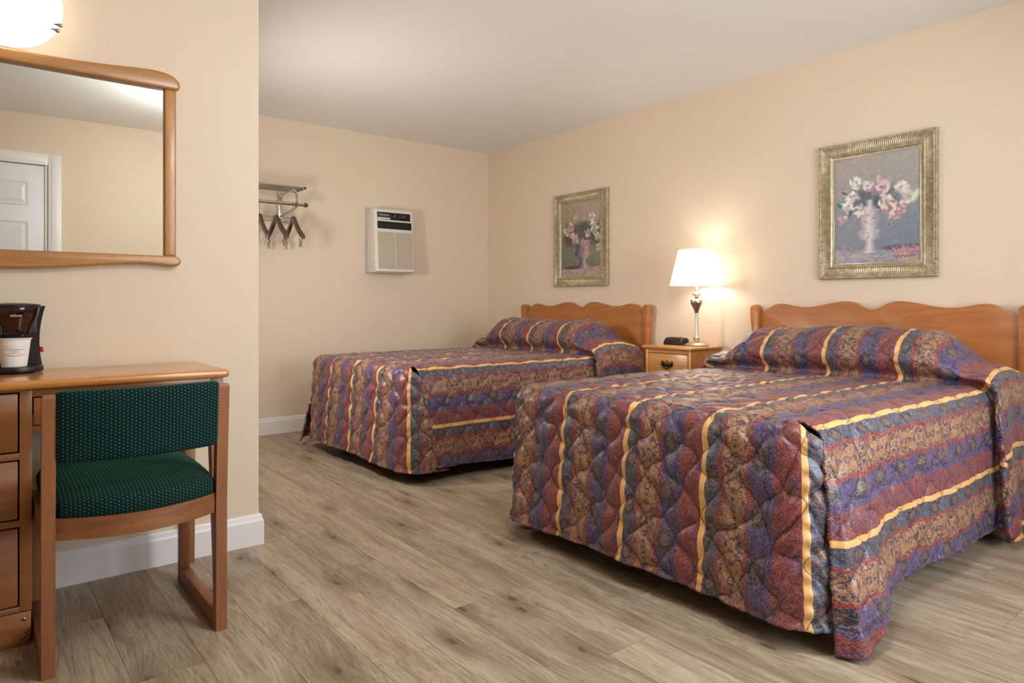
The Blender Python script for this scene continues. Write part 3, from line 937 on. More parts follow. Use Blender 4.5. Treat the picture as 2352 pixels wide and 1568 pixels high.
def clock():
    cx, cy, z0 = 3.735, 2.917, NZ
    t = thing('alarm_clock', (cx, cy, z0), 'small black alarm clock radio on the nightstand beside the lamp', 'clock')
    blk = plain('black_plastic', srgb(30, 29, 31), 0.35, grain=0.1)
    gl = plain('dark_red_display', srgb(58, 26, 26), 0.12)
    # rounded wedge: profile in (x, z), swept along y with rounded ends
    prof = [(-0.048, 0.0), (-0.052, 0.010), (-0.048, 0.020), (-0.030, 0.042), (-0.018, 0.047), (0.02, 0.048), (0.040, 0.044), (0.050, 0.034), (0.052, 0.012), (0.049, 0.0)]
    pr, _ = catmull(prof, 0.004)
    ys = np.linspace(-1, 1, 25)
    P = np.zeros((len(ys), len(pr) + 1, 3))
    for j, s in enumerate(ys):
        k = (1 - abs(s) ** 6) ** 0.5 * 0.16 + 0.84 if abs(s) < 1 else 0.84
        pts = np.vstack([pr, pr[:1]])
        P[j, :, 0] = cx + pts[:, 0] * k; P[j, :, 1] = cy + s * 0.072; P[j, :, 2] = z0 + pts[:, 1] * k + 0.001
    mb = MB().grid(P)
    n = len(pr) + 1
    mb.f += [tuple(range(n))[::-1], tuple((len(ys) - 1) * n + i for i in range(n))]; mb.sm += [False, False]
    mb.build('case', blk, t)
    def on(s, q):   # point on the sloping face
        return (cx - 0.0505 + 0.019 * q, cy + s, z0 + 0.0195 + 0.024 * q)
    a, b, c, d = on(0.046, 0.05), on(-0.036, 0.05), on(-0.036, 0.92), on(0.046, 0.92)
    o = Vector((-0.0028, 0, 0.002))
    MB().hexa([a, b, c, d], [tuple(Vector(p) + o) for p in (a, b, c, d)], 0.0008).build('display', gl, t)
    for k in range(4):
        MB().box(cx + 0.0, cx + 0.014, cy - 0.045 + k * 0.024, cy - 0.029 + k * 0.024, z0 + 0.0475, z0 + 0.0505, 0.001).build('button', blk, t)
clock()

# ---------------------------------------------------------------- framed paintings
def paint_canvas(W, H, seed, which):
    """oil sketch of a flower vase: colours per vertex (sRGB 0-255), y down"""
    r = np.random.RandomState(seed)
    yy, xx = np.mgrid[0:H, 0:W].astype(float)
    X, Y = xx / W, yy / H
    def C(*c): return np.array(c, float)
    img = np.zeros((H, W, 3))
    if which == 0:
        tl, tr, bl, br = C(172, 160, 150), C(168, 164, 150), C(120, 132, 146), C(100, 116, 136)
    else:
        tl, tr, bl, br = C(152, 148, 104), C(186, 154, 156), C(104, 98, 88), C(120, 118, 104)
    for k in range(3):
        img[:, :, k] = (tl[k] * (1 - X) + tr[k] * X) * (1 - Y) + (bl[k] * (1 - X) + br[k] * X) * Y
    def blob(cx, cy, rx, ry, col, al=1.0, ang=0.0, soft=0.25):
        cx, cy, rx, ry = cx * W, cy * H, rx * W, ry * W
        R = max(rx, ry) * 1.4 + 1
        x0, x1, y0, y1 = int(max(0, cx - R)), int(min(W, cx + R + 1)), int(max(0, cy - R)), int(min(H, cy + R + 1))
        if x1 <= x0 or y1 <= y0: return
        dx, dy = xx[y0:y1, x0:x1] - cx, yy[y0:y1, x0:x1] - cy
        ca, sa = math.cos(ang), math.sin(ang)
        d = np.sqrt(((dx * ca + dy * sa) / max(rx, .3)) ** 2 + ((-dx * sa + dy * ca) / max(ry, .3)) ** 2)
        m = np.clip((1 + soft - d) / (2 * soft), 0, 1)[:, :, None] * al
        img[y0:y1, x0:x1] = img[y0:y1, x0:x1] * (1 - m) + np.array(col, float) * m
    def strokes(n, reg, cols, L=0.03, w=0.005, al=0.5, jit=14, ang=None):
        for _ in range(n):
            x = reg[0] + r.rand() * (reg[1] - reg[0]); y = reg[2] + r.rand() * (reg[3] - reg[2])
            c = np.array(cols[r.randint(len(cols))], float) + r.normal(0, jit, 3)
            a = r.rand() * PI if ang is None else ang + r.normal(0, 0.5)
            blob(x, y, L * (0.5 + r.rand()), w * (0.6 + r.rand()), np.clip(c, 0, 255), al * (0.5 + 0.5 * r.rand()), a)
    def flower(x, y, s, cols, n=9):
        blob(x, y, s * 0.80, s * 0.72, np.array(cols[0]) * 0.80, 0.8, r.rand() * 3, 0.4)
        for k in range(n):
            A = 2 * PI * k / n + r.rand()
            q = s * (0.25 + 0.75 * r.rand())
            blob(x + q * math.cos(A), y + q * math.sin(A) * W / H, s * (0.28 + 0.3 * r.rand()), s * (0.14 + 0.14 * r.rand()), np.clip(np.array(cols[r.randint(len(cols))]) + r.normal(0, 10, 3), 0, 255), 0.85, A + PI / 2 + r.normal(0, .7))
        blob(x, y, s * 0.22, s * 0.18, np.array(cols[-1]) * 0.85, 0.8)
    def vase(cx, prof, light, dark, side=0.0):
        for i in range(len(prof) - 1):
            (y0, w0), (y1, w1) = prof[i], prof[i + 1]
            ya, yb = int(y0 * H), int(y1 * H)
            for y in range(ya, yb):
                k = (y / H - y0) / max(1e-6, y1 - y0)
                w = w0 + (w1 - w0) * k
                xs = np.arange(int((cx - w) * W), int((cx + w) * W) + 1)
                xs = xs[(xs >= 0) & (xs < W)]
                s = (xs / W - cx) / w
                lit = np.clip(1 - np.abs(s - side) * 0.9, 0, 1)[:, None]
                img[y, xs] = np.array(dark) * (1 - lit) + np.array(light) * lit + r.normal(0, 7, (len(xs), 3))
    if which == 0:
        strokes(900, (0, 1, 0, 0.45), [(176, 160, 150), (160, 152, 146), (180, 172, 150), (150, 146, 160)], 0.035, 0.006, 0.45)
        strokes(900, (0, 1, 0.4, 0.86), [(122, 130, 150), (104, 124, 142), (140, 132, 146), (112, 136, 140)], 0.035, 0.006, 0.45)
        strokes(300, (0, 0.4, 0.45, 0.9), [(150, 136, 140), (140, 132, 150)], 0.035, 0.006, 0.4)
        strokes(420, (0, 1, 0.87, 1), [(178, 160, 162), (190, 168, 160), (150, 140, 160)], 0.05, 0.007, 0.6, ang=0.0)
        blob(0.80, 0.865, 0.22, 0.035, (86, 74, 104), 0.85); blob(0.88, 0.90, 0.2, 0.03, (120, 90, 110), 0.6)
        strokes(120, (0.7, 1, 0.86, 0.98), [(190, 150, 150), (200, 160, 130), (176, 120, 130)], 0.04, 0.007, 0.6)
        blob(0.5, 0.40, 0.30, 0.18, (116, 112, 122), 0.55); blob(0.45, 0.40, 0.16, 0.10, (92, 96, 96), 0.55); blob(0.56, 0.46, 0.08, 0.09, (70, 84, 108), 0.8)
        strokes(160, (0.18, 0.82, 0.32, 0.52), [(84, 98, 92), (108, 110, 100), (70, 86, 110), (120, 104, 110)], 0.03, 0.008, 0.75)
        vase(0.435, [(0.42, 0.035), (0.47, 0.04), (0.49, 0.07), (0.51, 0.12), (0.60, 0.125), (0.68, 0.11), (0.70, 0.15), (0.73, 0.155), (0.77, 0.12), (0.79, 0.06), (0.81, 0.055), (0.88, 0.09), (0.905, 0.15)],
             (218, 208, 202), (126, 124, 142), -0.15)
        strokes(130, (0.33, 0.55, 0.50, 0.77), [(224, 214, 206), (156, 150, 160), (204, 194, 190), (126, 126, 146)], 0.016, 0.005, 0.6)
        blob(0.66, 0.655, 0.022, 0.04, (176, 150, 150), 0.8); blob(0.655, 0.655, 0.010, 0.025, (90, 90, 120), 0.9)
        Wt, Pk = [(222, 216, 206), (238, 233, 226), (210, 200, 186), (190, 178, 168)], [(214, 186, 184), (230, 210, 206), (190, 148, 152), (172, 126, 130)]
        for (x, y, s, c) in ((0.27, 0.235, 0.075, Wt), (0.41, 0.285, 0.065, Wt), (0.56, 0.31, 0.095, Pk), (0.78, 0.33, 0.075, Wt), (0.87, 0.42, 0.095, Wt), (0.20, 0.365, 0.075, Wt),
                             (0.17, 0.455, 0.065, Wt), (0.32, 0.50, 0.065, Wt), (0.62, 0.44, 0.075, Wt), (0.66, 0.50, 0.10, Pk), (0.72, 0.545, 0.07, Pk), (0.10, 0.575, 0.055, Pk), (0.80, 0.52, 0.05, Pk)):
            flower(x, y, s * 1.12, c, 12)
        for (x, y) in ((0.13, 0.33), (0.06, 0.44), (0.20, 0.52), (0.52, 0.40)):
            blob(x, y, 0.045, 0.016, (66, 96, 104), 0.85, r.rand() * 3)
        # signature squiggle
        for k in range(60):
            s = k / 59
            blob(0.70 + 0.24 * s, 0.945 - 0.012 * math.sin(s * 34) * (1 - 0.6 * s), 0.005, 0.004, (70, 52, 62), 0.75)
    else:
        strokes(900, (0, 1, 0, 0.4), [(188, 156, 156), (170, 150, 130), (196, 170, 166), (150, 146, 100)], 0.04, 0.007, 0.45, ang=2.2)
        strokes(300, (0, 0.35, 0.05, 0.4), [(150, 150, 92), (166, 160, 110), (120, 124, 84)], 0.04, 0.007, 0.5, ang=1.2)
        strokes(800, (0, 1, 0.4, 0.86), [(106, 96, 86), (124, 112, 92), (96, 106, 100), (128, 124, 112)], 0.035, 0.006, 0.45)
        strokes(420, (0, 1, 0.86, 1), [(184, 160, 144), (176, 142, 150), (200, 178, 150)], 0.05, 0.008, 0.6, ang=0.1)
        blob(0.28, 0.875, 0.24, 0.03, (74, 62, 74), 0.9); blob(0.78, 0.86, 0.2, 0.02, (96, 88, 92), 0.6)
        blob(0.5, 0.40, 0.40, 0.17, (82, 84, 72), 0.75); blob(0.25, 0.49, 0.18, 0.13, (84, 66, 58), 0.7); blob(0.8, 0.46, 0.18, 0.16, (84, 84, 74), 0.6)
        strokes(260, (0.06, 0.97, 0.26, 0.58), [(60, 70, 58), (92, 96, 80), (70, 72, 92), (98, 78, 74)], 0.035, 0.009, 0.75)
        vase(0.56, [(0.52, 0.19), (0.56, 0.175), (0.66, 0.185), (0.68, 0.21), (0.72, 0.20), (0.76, 0.10), (0.78, 0.065), (0.83, 0.085), (0.86, 0.15), (0.885, 0.19)],
             (198, 168, 156), (84, 80, 100), 0.35)
        strokes(140, (0.40, 0.72, 0.53, 0.74), [(206, 178, 164), (120, 100, 110), (150, 120, 116), (90, 86, 110)], 0.022, 0.006, 0.6)
        Wt, Pk = [(216, 212, 186), (228, 222, 200), (196, 194, 160), (180, 170, 140)], [(206, 176, 176), (222, 196, 190), (180, 140, 150), (190, 150, 140)]
        for (x, y, s, c) in ((0.40, 0.17, 0.085, Pk), (0.78, 0.22, 0.08, Wt), (0.25, 0.33, 0.10, Pk), (0.12, 0.37, 0.09, Pk), (0.82, 0.36, 0.10, Wt), (0.36, 0.49, 0.10, Pk), (0.28, 0.44, 0.07, Pk),
                             (0.67, 0.43, 0.075, Pk), (0.90, 0.48, 0.075, Wt), (0.93, 0.62, 0.065, Wt), (0.53, 0.52, 0.05, [(206, 150, 120), (190, 130, 100), (220, 170, 140)])):
            flower(x, y, s, c)
    img += r.normal(0, 5, img.shape)
    return np.clip(img, 0, 255)

def canvas_mat():
    t = NT('oil_paint_canvas')
    at = t.n('ShaderNodeAttribute'); at.attribute_name = 'paint'
    t.set(Base_Color=at.outputs['Color'], Roughness=0.45)
    t.bump(t.noise(t.obj(), 180, 3, 0.6, 1.0), 0.25, 0.0015)
    return t.mat
M_CANVAS = canvas_mat()
def frame_mat():
    t = NT('aged_silver_gilt')
    nz = t.noise(t.obj(), 35, 3, 0.6)
    c = t.mix(t.step(nz, 0.35, 0.7), srgb(170, 154, 122), srgb(198, 185, 155))
    t.set(Base_Color=c, Roughness=0.38, Metallic=0.55)
    return t.mat
M_FRAME = frame_mat()
M_LINER = plain('bright_silver_liner', srgb(206, 200, 188), 0.3, 0.8)
FW, FH, FB = 0.622, 0.765, 0.083        # outer width, height, border
def rail_mesh(length, name):
    """ribbed cove moulding with beaded edges; local: s along, w from the outer edge inward, h towards the room"""
    ws = np.array([0, 0.0, .002, .004, .006, .008, .010, .012, .014, .017, .021, .026, .031, .036, .041, .046, .051, .055, .057, .060, .062, .064, .067, .069, .071, .075, .079, .083, .083])
    hs = np.array([0, .022, .0255, .027, .0275, .027, .0255, .024, .0245, .0235, .021, .0185, .0165, .015, .0142, .0140, .0145, .0150, .0135, .0145, .0165, .0170, .0160, .0140, .0115, .0095, .0085, .0080, .004])
    rib = np.where((ws > .015) & (ws < .056), 1.0, 0.0)
    bead = np.where((ws > .001) & (ws < .0105), 1.0, 0) + np.where((ws > .0585) & (ws < .0685), 0.8, 0)
    n = int(length / 0.0019)
    t = np.linspace(0, 1, n)
    P = np.zeros((n, len(ws), 3))
    for j, k in enumerate(t):
        a, b = ws, length - ws                     # mitred ends
        s = a + (b - a) * k
        h = hs + rib * 0.0048 * (np.abs(np.sin(PI * s / 0.0100)) - 0.5) + bead * 0.0034 * (np.abs(np.sin(PI * s / 0.0072)) - 0.5)
        P[j, :, 0] = s; P[j, :, 1] = ws; P[j, :, 2] = h
    return P
def picture(yc, zc, which, label):
    xw = XR - 0.001
    t = thing('framed_painting', (xw, yc, zc - FH / 2), label, 'painting', 'framed flower paintings over the beds')
    def place(P, org, es, ew):
        Q = np.zeros_like(P)
        for k in range(3):
            Q[:, :, k] = org[k] + P[:, :, 0] * es[k] + P[:, :, 1] * ew[k]
        Q[:, :, 0] -= P[:, :, 2]
        return Q
    Ph, Pv = rail_mesh(FW, 'h'), rail_mesh(FH, 'v')
    y0, y1, z0, z1 = yc - FW / 2, yc + FW / 2, zc - FH / 2, zc + FH / 2
    MB().grid(place(Ph, (xw, y1, z1), (0, -1, 0), (0, 0, -1))).build('frame_rail', M_FRAME, t)
    MB().grid(place(Ph, (xw, y0, z0), (0, 1, 0), (0, 0, 1))).build('frame_rail', M_FRAME, t)
    MB().grid(place(Pv, (xw, y0, z1), (0, 0, -1), (0, 1, 0)), flip=True).build('frame_rail', M_FRAME, t)
    MB().grid(place(Pv, (xw, y1, z0), (0, 0, 1), (0, -1, 0)), flip=True).build('frame_rail', M_FRAME, t)
    ln = MB()
    b = FB - 0.001; c = FB + 0.003
    for (ya, yb, za, zb) in ((y0 + b, y1 - b, z0 + b, z0 + c), (y0 + b, y1 - b, z1 - c, z1 - b), (y0 + b, y0 + c, z0 + c, z1 - c), (y1 - c, y1 - b, z0 + c, z1 - c)):
        ln.box(xw - 0.010, xw - 0.003, ya, yb, za, zb, 0.0008)
    ln.build('liner', M_LINER, t)
    W, H = 150, int(150 * (FH - 2 * FB) / (FW - 2 * FB))
    img = paint_canvas(W, H, 11 + which, which)
    ca, cb, cc, cd = y1 - FB, y0 + FB, z1 - FB, z0 + FB
    P = np.zeros((H, W, 3))
    P[:, :, 0] = xw - 0.005
    P[:, :, 1] = np.linspace(ca, cb, W)[None, :]
    P[:, :, 2] = np.linspace(cc, cd, H)[:, None]
    mb = MB().grid(P, True, True)
    o = mb.build('canvas', M_CANVAS, t)
    at = o.data.color_attributes.new('paint', 'FLOAT_COLOR', 'POINT')
    s = img.reshape(-1, 3) / 255.0
    lin = np.where(s <= 0.04045, s / 12.92, ((s + 0.055) / 1.055) ** 2.4)
    at.data.foreach_set('color', np.c_[lin, np.ones(len(lin))].astype(np.float32).ravel())
    MB().box(xw - 0.004, xw - 0.001, y0 + 0.03, y1 - 0.03, z0 + 0.03, z1 - 0.03).build('backing', M_BOXS, t)
picture(1.690, 1.527, 0, 'framed still life of white roses in pale urn, above the bed nearest the camera')
picture(3.996, 1.527, 1, 'framed still life of pink roses in bronze urn, above the far bed')

# ---------------------------------------------------------------- air conditioner
def aircon():
    x0, x1, yw, zb, zt = 2.616, 2.982, YB, 1.262, 1.795
    t = thing('air_conditioner', ((x0 + x1) / 2, yw, zb), 'off-white casement air conditioner set into the back wall', 'air conditioner')
    case = plain('aged_white_plastic', srgb(226, 221, 208), 0.45, grain=0.12, gscale=30)
    dark = plain('black_control_plastic', srgb(24, 20, 17), 0.3)
    slv = plain('galvanised_white_sleeve', srgb(206, 202, 200), 0.4, 0.2, grain=0.2, gscale=40)
    MB().box(x0 - 0.004, x1 + 0.006, yw - 0.060, yw, zb + 0.004, zt - 0.002, 0.003).build('sleeve', slv, t)
    # housing: front leans back towards the top, left edge chamfered
    yt, yb_ = yw - 0.150, yw - 0.185
    prof = [(yw - 0.060, zb), (yb_ + 0.02, zb), (yb_, zb + 0.012), (yb_ + 0.003, zb + 0.05), (yt, zt - 0.012), (yt + 0.012, zt), (yw - 0.060, zt)]
    MB().prism(prof, x0, x1, 'X', 0.010, 3).build('housing', case, t)
    def yf(z):
        return yb_ + 0.003 + (yt - yb_ - 0.003) * (z - zb - 0.05) / (zt - 0.012 - zb - 0.05)
    def slab(xa, xb, za, zb2, out, thick, bev=0.0015):
        a = [(xa, yf(za) - out, za), (xb, yf(za) - out, za), (xb, yf(zb2) - out, zb2), (xa, yf(zb2) - out, zb2)]
        b = [(p[0], p[1] + thick, p[2]) for p in a]
        return a, b, bev
    def rel(q): return x0 + q * (x1 - x0)
    def rz(q): return zt - q * (zt - zb)
    a, b, bv = slab(rel(0.075), rel(0.93), rz(0.172), rz(0.052), 0.002, 0.012)
    cp = MB().hexa(a, b, bv).build('control_panel', dark, t)
    a, b, bv = slab(rel(0.08), rel(0.40), rz(0.168), rz(0.135), 0.004, 0.006)
    MB().hexa(a, b, bv).build('trim_strip', slv, cp)
    for q in (0.50, 0.725):
        zc, xc = rz(0.112), rel(q)
        kb = MB().tube([(xc, yf(zc) - 0.001, zc), (xc, yf(zc) - 0.016, zc), (xc, yf(zc) - 0.018, zc)], [0.021, 0.019, 0.016], 24).build('knob', dark, cp)
        ptr = MB()
        A = 0.1 if q < 0.6 else 0.9
        dx, dz = math.sin(A), math.cos(A)
        ptr.tube([(xc - dx * 0.004, yf(zc) - 0.0185, zc - dz * 0.004), (xc + dx * 0.017, yf(zc) - 0.0185, zc + dz * 0.017)], 0.0013, 6)
        ptr.build('pointer', slv, kb)
        dial = MB()
        for k in range(9):
            B = -2.2 + k * 0.55
            dial.box(xc + 0.026 * math.sin(B) - 0.0012, xc + 0.026 * math.sin(B) + 0.0012, yf(zc) - 0.003, yf(zc) - 0.001, zc + 0.026 * math.cos(B) - 0.0018, zc + 0.026 * math.cos(B) + 0.0018)
        dial.build('dial_marks', slv, cp)
    vs, fs = text_mesh('Climette', 0.030)
    zc = rz(0.095)
    lt = MB().add([(rel(0.235) + p[0] + 0.25 * p[1], yf(zc + p[1]) - 0.003, zc + p[1]) for p in vs], fs)
    lt.build('lettering', slv, cp)
    # discharge opening with louvres
    za, zb2 = rz(0.315), rz(0.195)
    a, b, bv = slab(rel(0.075), rel(0.955), za, zb2, 0.0008, 0.008, 0.002)
    dk = plain('dark_vent_opening', srgb(10, 8, 8), 0.6)
    op = MB().hexa(a, b, bv).build('air_outlet', dk, t)
    lo = plain('black_louvre', srgb(32, 27, 25), 0.45)
    for k in range(6):
        z = za + (zb2 - za) * (k + 0.5) / 6
        MB().box(rel(0.085), rel(0.945), yf(z) - 0.004, yf(z) + 0.006, z - 0.0012, z + 0.0012).build('louvre', lo, op)
    for q in (0.30, 0.515, 0.73):
        MB().hexa(*slab(rel(q) - 0.0015, rel(q) + 0.0015, za + 0.003, zb2 - 0.003, 0.0055, 0.004, 0)[:2]).build('fin', lo, op)
    # intake grille: frame, backing and many slats
    za, zb2 = rz(0.945), rz(0.36)
    a, b, bv = slab(rel(0.07), rel(0.965), za, zb2, 0.0008, 0.006, 0.002)
    gb = plain('grille_backing', srgb(165, 150, 130), 0.8)
    gr = MB().hexa(a, b, bv).build('intake_grille', gb, t)
    sl = MB()
    nsl = 48
    for k in range(nsl):
        z = za + (zb2 - za) * (k + 0.5) / nsl
        sl.box(rel(0.072), rel(0.963), yf(z) - 0.005, yf(z) + 0.002, z - 0.0017, z + 0.0017)
    sl.hexa(*slab(rel(0.515) - 0.003, rel(0.515) + 0.003, za, zb2, 0.006, 0.006, 0)[:2])
    so = sl.build('slats', plain('grille_slat', srgb(214, 202, 182), 0.5), gr)
    so['kind'] = 'stuff'
    for (px, pz) in ((x0 + 0.004, zt + 0.012), (x1 - 0.012, zt + 0.010)):
        MB().box(px - 0.012, px + 0.012, yw - 0.012, yw, zt - 0.004, pz + 0.010, 0.002).build('mounting_tab', slv, t)
    rd = MB().box(x0, x1, yf(rz(0.345)) - 0.0015, yf(rz(0.345)) + 0.01, rz(0.348), rz(0.342)).build('seam', slv, t)
aircon()

# ---------------------------------------------------------------- coat rack and hangers
M_CHROME = plain('chrome', srgb(200, 196, 190), 0.16, 1.0)
M_CAP = plain('dark_end_cap', srgb(66, 58, 50), 0.5)
RX = 1.885                        # visible bracket
def rack():
    t = thing('coat_rack', (1.5, YB, 1.5), 'chrome tube coat rack with shelf bars on the back wall', 'coat rack')
    MB().box(1.02, 2.02, YB - 0.010, YB, 1.640, 1.680, 0.003).build('wall_rail', plain('brushed_steel', srgb(190, 184, 172), 0.35, 0.9, grain=0.2, gscale=60), t)
    for x in (1.10, RX):
        b = MB().box(x - 0.014, x + 0.014, YB - 0.022, YB - 0.001, 1.655, 1.865, 0.003).build('bracket_plate', M_CHROME, t)
        pts = [(YB - 0.018, 1.842), (YB - 0.14, 1.845), (YB - 0.27, 1.848), (YB - 0.325, 1.838), (YB - 0.362, 1.800), (YB - 0.368, 1.765), (YB - 0.355, 1.730), (YB - 0.315, 1.708), (YB - 0.16, 1.690), (YB - 0.018, 1.680)]
        c, _ = catmull(pts, 0.012)
        MB().tube([(x, p[0], p[1]) for p in c], 0.0085, 10).build('bracket_arm', M_CHROME, b)
    for k, y in enumerate((YB - 0.115, YB - 0.180, YB - 0.245, YB - 0.310)):
        r = MB().tube([(1.03, y, 1.866), (1.965, y, 1.866)], 0.0085, 12).build('shelf_rod', M_CHROME, t)
        MB().tube([(1.960, y, 1.866), (1.972, y, 1.866), (1.975, y, 1.866)], [0.0105, 0.0105, 0.008], 12).build('end_cap', M_CAP, r)
    y, z = YB - 0.335, 1.736
    r = MB().tube([(1.03, y, z), (1.965, y, z)], 0.0125, 14).build('hanging_rod', M_CHROME, t)
    MB().tube([(1.950, y, z), (1.972, y, z), (1.976, y, z)], [0.0155, 0.0155, 0.012], 14).build('end_cap', M_CAP, r)
    for x in (1.62, 1.93):
        MB().tube([(x, YB - 0.012, 1.648), (x, YB - 0.030, 1.632), (x, YB - 0.045, 1.622), (x, YB - 0.052, 1.628)], [0.005, 0.005, 0.006, 0.008], 8).build('coat_hook', M_CHROME, t)
rack()
W_HANG = wood('dark_walnut_hanger', srgb(88, 58, 42), srgb(52, 32, 23), 'Y', 2.0, 0.35, 0.4)
def hanger():
    yr, zr = YB - 0.335, 1.736
    x = 1.868
    t = thing('clothes_hanger', (x, yr, zr), 'x', 'hanger', 'wooden trouser hangers on the rack')
    # shoulder: neck to sloping arms, outline in (y, z)
    hw = 0.205
    up = [(0, -0.088), (0.018, -0.092), (0.040, -0.112), (0.075, -0.150), (0.120, -0.188), (0.170, -0.222), (0.198, -0.240), (0.207, -0.252)]
    lo = [(0.203, -0.270), (0.186, -0.270), (0.146, -0.250), (0.100, -0.220), (0.060, -0.185), (0.032, -0.154), (0.012, -0.140), (0, -0.138)]
    h = up + lo
    out = h + [(-p[0], p[1]) for p in h[::-1][1:-1]]
    # the arms sweep slightly to the front (x) towards the ends
    mb = MB().prism([(yr + p[0], zr + p[1]) for p in out], x - 0.010, x + 0.010, 'X', 0.004, 3)
    mb.build('shoulder', W_HANG, t)
    hk = [(x, yr, zr - 0.090), (x, yr, zr - 0.045), (x, yr + 0.004, zr - 0.035)] + [(x, yr + 0.0148 * math.sin(A), zr - 0.0148 * math.cos(A) + 0.0) for A in np.linspace(0.6, 5.0, 16)]
    MB().tube(hk, 0.0019, 8).build('hook', M_CHROME, t)
    br = MB()
    br.tube([(x, yr - 0.165, zr - 0.222), (x, yr - 0.172, zr - 0.285), (x, yr - 0.165, zr - 0.290), (x, yr + 0.165, zr - 0.290), (x, yr + 0.172, zr - 0.285), (x, yr + 0.165, zr - 0.222)], 0.0016, 6)
    br.build('clip_bar', M_CHROME, t)
    for s in (-0.145, 0.145):
        c = MB()
        for k in (-1, 1):
            c.hexa([(x + k * 0.010, yr + s - 0.011, zr - 0.262), (x + k * 0.010, yr + s + 0.011, zr - 0.262), (x + k * 0.003, yr + s + 0.011, zr - 0.295), (x + k * 0.003, yr + s - 0.011, zr - 0.295)],
                   [(x + k * 0.012, yr + s - 0.011, zr - 0.262), (x + k * 0.012, yr + s + 0.011, zr - 0.262), (x + k * 0.005, yr + s + 0.011, zr - 0.295), (x + k * 0.005, yr + s - 0.011, zr - 0.295)])
            c.hexa([(x + k * 0.003, yr + s - 0.011, zr - 0.295), (x + k * 0.003, yr + s + 0.011, zr - 0.295), (x + k * 0.007, yr + s + 0.013, zr - 0.325), (x + k * 0.007, yr + s - 0.013, zr - 0.325)],
                   [(x + k * 0.005, yr + s - 0.011, zr - 0.295), (x + k * 0.005, yr + s + 0.011, zr - 0.295), (x + k * 0.009, yr + s + 0.013, zr - 0.325), (x + k * 0.009, yr + s - 0.013, zr - 0.325)])
        c.tube([(x - 0.006, yr + s, zr - 0.290), (x + 0.006, yr + s, zr - 0.290)], 0.005, 8)
        c.build('clip', M_CHROME, t)
    return t
h0 = hanger()
h0['label'] = 'dark wooden clip hanger nearest the free end of the rack'
for dx, rz, lb in ((-0.125, 0.05, 'dark wooden clip hanger in the middle of the rack'), (-0.245, -0.04, 'dark wooden clip hanger half hidden by the partition edge')):
    c = copy_tree(h0)
    c.location.x += dx; c.rotation_euler.z = rz
    c['label'] = lb

# ---------------------------------------------------------------- mirror and sconce
W_MIR = wood('honey_oak_mirror', srgb(194, 138, 74), srgb(150, 96, 44), 'X', 1.0, 0.35, 0.35)
W_MIRZ = wood('honey_oak_mirror_stile', srgb(194, 138, 74), srgb(150, 96, 44), 'Z', 1.0, 0.35, 0.35)
def mirror():
    xc, hw = 0.10, 0.527
    yw = YP - 0.0005
    yf = yw - 0.030
    t = thing('wall_mirror', (xc, yw, 1.14), 'wide wall mirror in a wavy honey oak frame above the desk', 'mirror')
    g = NT('mirror_glass'); g.set(Base_Color=(0.90, 0.92, 0.92, 1), Metallic=1.0, Roughness=0.0)
    MB().box(xc - 0.490, xc + 0.490, yw - 0.012, yw - 0.004, 1.180, 1.830).build('glass', g.mat, t)
    MB().box(xc - 0.500, xc + 0.500, yw - 0.004, yw, 1.17, 1.84).build('backing', M_BOXS, t)
    # top rail: low in the middle, swelling to rounded shoulders
    half = [(0.0, 1.868), (0.10, 1.869), (0.20, 1.872), (0.30, 1.878), (0.40, 1.887), (0.455, 1.889), (0.500, 1.883), (0.528, 1.868), (0.540, 1.847), (0.534, 1.828), (0.512, 1.8245)]
    c, _ = catmull(half, 0.012)
    R = [(p[0], p[1]) for p in c]
    out = [(xc + p[0], p[1]) for p in R] + [(xc - p[0], p[1]) for p in R[::-1][:-1]]
    MB().prism(out, yf - 0.008, yw, 'Y', 0.010, 4).build('top_rail', W_MIR, t)
    half = [(0.0, 1.123), (0.10, 1.127), (0.20, 1.136), (0.30, 1.146), (0.40, 1.152), (0.46, 1.150), (0.50, 1.146), (0.53, 1.148), (0.543, 1.162), (0.540, 1.178), (0.520, 1.1875)]
    c, _ = catmull(half, 0.012)
    R = [(p[0], p[1]) for p in c]
    out = [(xc + p[0], p[1]) for p in R] + [(xc - p[0], p[1]) for p in R[::-1][:-1]]
    MB().prism(out, yf - 0.008, yw, 'Y', 0.010, 4).build('bottom_rail', W_MIR, t)
    for s in (-1, 1):
        a, b = sorted((xc + s * 0.4855, xc + s * 0.5265))
        MB().box(a, b, yf, yw, 1.187, 1.826, 0.006, 3).build('stile', W_MIRZ, t)
mirror()

